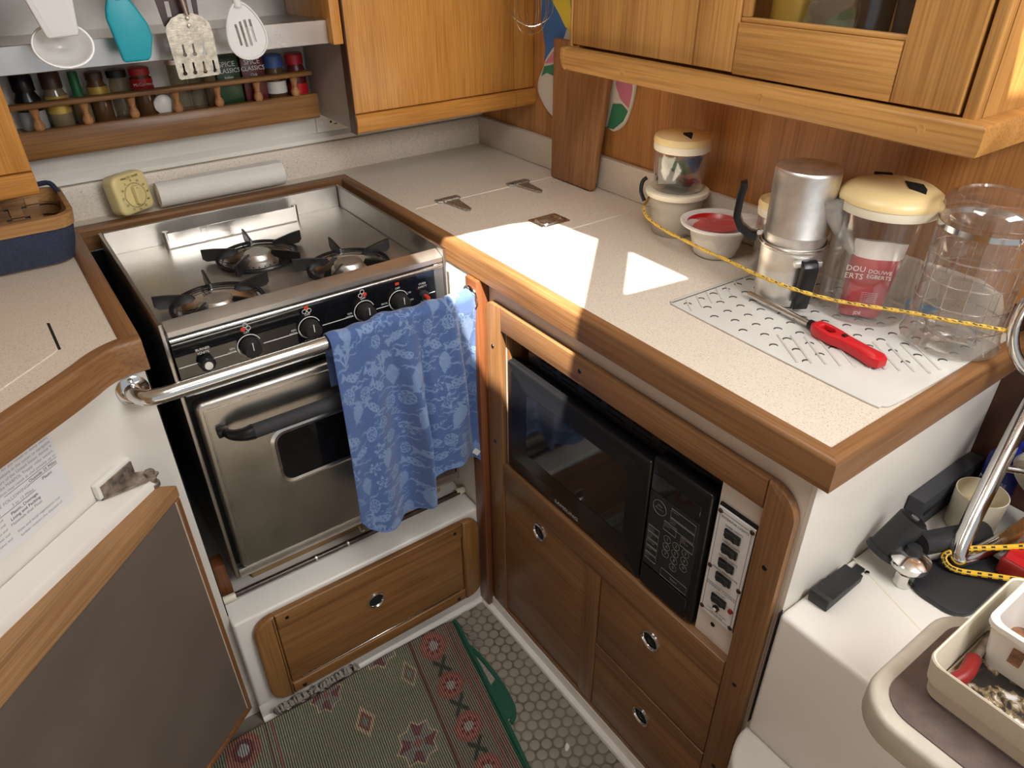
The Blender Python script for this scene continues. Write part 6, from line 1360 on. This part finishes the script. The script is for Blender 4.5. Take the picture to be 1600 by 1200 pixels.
solo('rubber_pad', prism(rrect(0.205, 0.36, -0.925, -0.838, 0.03), 'z', 0.6806, 0.690, 0.003), 'rubber', 'flat black rubber pad under the steel tube', 'pad')
t = thing('red_flask', 'red plastic container behind the cream tray', 'container', (0.345, -0.918, 0.6905)); part('body', box(0.325, 0.375, -0.950, -0.905, 0.6905, 0.722, 0.006, 3), 'red_dark', t); part('flap', prism([(0.328, 0.7222), (0.372, 0.7222), (0.372, 0.727), (0.334, 0.730)], 'y', -0.946, -0.909, 0.002), 'red', t)
# ladder: bent steel tube, wooden board, tread
la = thing('boarding_ladder', 'polished bent steel tube with a cream end pad', 'ladder', (0.30, -0.87, 0.69))
tp = smooth_path([(0.66, -0.792, 0.99), (0.50, -0.818, 0.875), (0.36, -0.8465, 0.770), (0.318, -0.856, 0.732), (0.298, -0.862, 0.712), (0.295, -0.866, 0.7045), (0.305, -0.870, 0.7030), (0.335, -0.880, 0.7060), (0.40, -0.896, 0.716), (0.52, -0.93, 0.730)], 6)
part('tube', tube(tp, 0.0125, 18), 'chrome', la)
pd = lathe([(0, 0), (0.040, 0), (0.046, 0.006), (0.046, 0.020), (0.040, 0.026), (0, 0.026)], 32); pd.transform(Matrix.Translation((0.437, -0.882, 0.785)) @ Matrix.Rotation(1.15, 4, 'Y') @ Matrix.Rotation(0.3, 4, 'X')); part('end_pad', pd, 'tread_frame', la)
part('pad_stud', tube([(0.405, -0.838, 0.803), (0.440, -0.876, 0.800)], 0.006, 10), 'chrome', la)
bo = box(-0.10, 0.10, -0.008, 0.008, -0.07, 0.07, 0.003); bo.transform(Matrix.Translation((0.445, -0.945, 0.757)) @ Matrix.Rotation(-0.45, 4, 'Z') @ Matrix.Rotation(0.35, 4, 'X')); solo('plywood_board', bo, 'drw_x', 'brown wooden board leaning behind the steel tube', 'board')
# bungee
bgp = smooth_path([(0.40, -0.945, 0.735), (0.345, -0.905, 0.728), (0.318, -0.880, 0.722), (0.300, -0.864, 0.716), (0.280, -0.853, 0.708), (0.274, -0.862, 0.700), (0.281, -0.877, 0.696), (0.300, -0.905, 0.700), (0.315, -0.935, 0.708), (0.330, -0.965, 0.715)], 8)
t = thing('bungee_cord', 'yellow bungee cord with black dashes looped round the steel tube', 'cord', (0.29, -0.87, 0.70)); part('cord', tube(bgp, 0.0042, 8), 'bungee', t)
db = bmesh.new()
for i in range(3, len(bgp) - 3, 3):
    p = bgp[i]; T_ = (bgp[i + 1] - bgp[i - 1]).normalized()
    for sgn in (0.9, -0.2):
        sv = (Vector((-0.6, -0.2, sgn)) - T_ * Vector((-0.6, -0.2, sgn)).dot(T_)).normalized(); tube([p + sv * 0.0035 - T_ * 0.0025, p + sv * 0.0035 + T_ * 0.0025], 0.0016, 6, bm=db)
part('dashes', db, 'ink', t, kind='stuff')
# big rounded tread
ts = thing('ladder_tread', 'brown nonslip tread in a rounded cream moulding', 'step', (-0.05, -1.1, 0.80))
def rr_tread(g): return rrect(-0.150 + g, 0.050 - g, -1.55 + g, -0.938 - g, 0.048 - g * 0.8, 8)
part('moulding', prism(rr_tread(0), 'z', 0.815, 0.852, 0.007, 3), 'tread_frame', ts); part('tread_mat', prism(rr_tread(0.017), 'z', 0.8515, 0.8535, 0.0), 'tread', ts)
lgm = box(-0.12, 0.015, -1.50, -1.46, 0.4165, 0.8148); part('support', lgm, 'tread_frame', ts)
# tray with dirt, basket and tools
ty = thing('plastic_tray', 'cream plastic tray with peeling black stains on the tread', 'tray', (0.0, -1.10, 0.854))
TX0, TX1, TY0, TY1 = -0.092, 0.075, -1.30, -0.978
b = prism(rrect(TX0 + 0.004, TX1 - 0.004, TY0 + 0.004, TY1 - 0.004, 0.012), 'z', 0.8538, 0.857); part('base', b, 'cream', ty)
def trf(z, g): return [(p[0], p[1], z) for p in rrect(TX0 - g, TX1 + g, TY0 - g, TY1 + g, 0.014, 5)]
def walls(zs):
    b = bmesh.new(); R = [[b.verts.new(p) for p in trf(z, g)] for z, g in zs]; n_ = len(R[0])
    for A_, B_ in zip(R, R[1:]):
        for i in range(n_): b.faces.new((A_[i], A_[(i + 1) % n_], B_[(i + 1) % n_], B_[i]))
    bmesh.ops.recalc_face_normals(b, faces=b.faces); return b
part('wall', walls([(0.8572, 0.0005), (0.874, 0.002), (0.8755, 0.004), (0.903, 0.0065), (0.9045, 0.0055), (0.9035, 0.004), (0.8574, -0.003)]), 'cream', ty)
m_, n_, l_, b_ = new_mat('flaking stained paint'); v_ = coords(n_, l_); f_ = noise(n_, l_, v_, 55, 6, 0.65, 0.4); g_ = noise(n_, l_, v_, 9, 3)
ad = n_.new('ShaderNodeMath'); ad.operation = 'ADD'; l_.new(f_, ad.inputs[0]); l_.new(g_, ad.inputs[1]); r_ = ramp(n_, [(0.47, (0.012, 0.010, 0.008)), (0.505, (0.25, 0.17, 0.08)), (0.54, (0.72, 0.71, 0.70))]); hf = n_.new('ShaderNodeMath'); hf.operation = 'MULTIPLY'; hf.inputs[1].default_value = 0.5; l_.new(ad.outputs[0], hf.inputs[0]); l_.new(hf.outputs[0], r_.inputs[0]); l_.new(r_.outputs[0], b_.inputs['Base Color']); M['stained'] = m_
part('stained_floor', prism(rrect(TX0 + 0.006, TX1 - 0.006, TY0 + 0.006, TY1 - 0.006, 0.010), 'z', 0.8572, 0.8578), 'stained', ty)
tk = thing('hand_tool', 'red handled tool lying in the cream tray', 'tool', (-0.045, -1.0, 0.8585))
part('handle', tube(smooth_path([(-0.070, -0.992, 0.8665), (-0.050, -0.996, 0.868), (-0.025, -0.992, 0.867)], 5), 0.0075, 12), 'red_dark', tk); part('ferrule', tube([(-0.084, -0.991, 0.8675), (-0.070, -0.992, 0.8668)], 0.0088, 12), 'charcoal', tk); part('blade', tube([(-0.025, -0.992, 0.867), (0.02, -0.988, 0.866)], 0.005, 10), 'rusty', tk)
bs = thing('white_basket', 'white slotted plastic basket standing in the cream tray', 'basket', (0.03, -1.10, 0.858))
BX0, BX1, BY0, BY1, BZ0, BZ1 = -0.018, 0.066, -1.28, -0.988, 0.8582, 0.918
bb_ = bmesh.new(); R = []
for z, g in ((BZ0, -0.006), (BZ1 - 0.006, 0.0), (BZ1 - 0.006, 0.003), (BZ1, 0.003), (BZ1, -0.003), (BZ1 - 0.006, -0.003), (BZ0 + 0.004, -0.009)): R.append([bb_.verts.new((p[0], p[1], z)) for p in rrect(BX0 - g, BX1 + g, BY0 - g, BY1 + g, 0.012, 5)])
for A_, B_ in zip(R, R[1:]):
    for i in range(len(A_)): bb_.faces.new((A_[i], A_[(i + 1) % len(A_)], B_[(i + 1) % len(A_)], B_[i]))
bb_.faces.new(R[-1]); bmesh.ops.recalc_face_normals(bb_, faces=bb_.faces); part('shell', bb_, 'white_plastic', bs)
M['slot_brown'] = plain('rusty slot', (0.22, 0.10, 0.05), 0.7, var=0.5, vscale=90)
for k in range(9): part('slot', prism(rrect(-1.020 - k * 0.024 - 0.0055, -1.020 - k * 0.024 + 0.0055, 0.884, 0.902, 0.002), 'x', -0.0202 + 0.0008, -0.0150), 'slot_brown', bs)
part('rusty_bottom', prism(rrect(BX0 + 0.008, BX1 - 0.008, BY0 + 0.008, BY1 - 0.008, 0.008), 'z', BZ0 + 0.0055, BZ0 + 0.0075), 'slot_brown', bs)
# steel hoop at the right edge
hp = thing('steel_hoop', 'curved stainless hoop at the right edge where the cord is tied', 'hoop', (0.45, -0.86, 0.98))
part('hoop', tube([(0.400 + 0.072 * 0.55 * math.cos(a), -0.857 - 0.072 * 0.83 * math.cos(a), 1.050 + 0.085 * math.sin(a)) for a in np.linspace(0, 2 * PI, 48, endpoint=False)], 0.0075, 14, True), 'chrome', hp)
part('stem', tube([(0.400, -0.857, 1.135), (0.44, -0.857, 1.142), (0.4755, -0.857, 1.142)], 0.006, 10), 'chrome', hp)
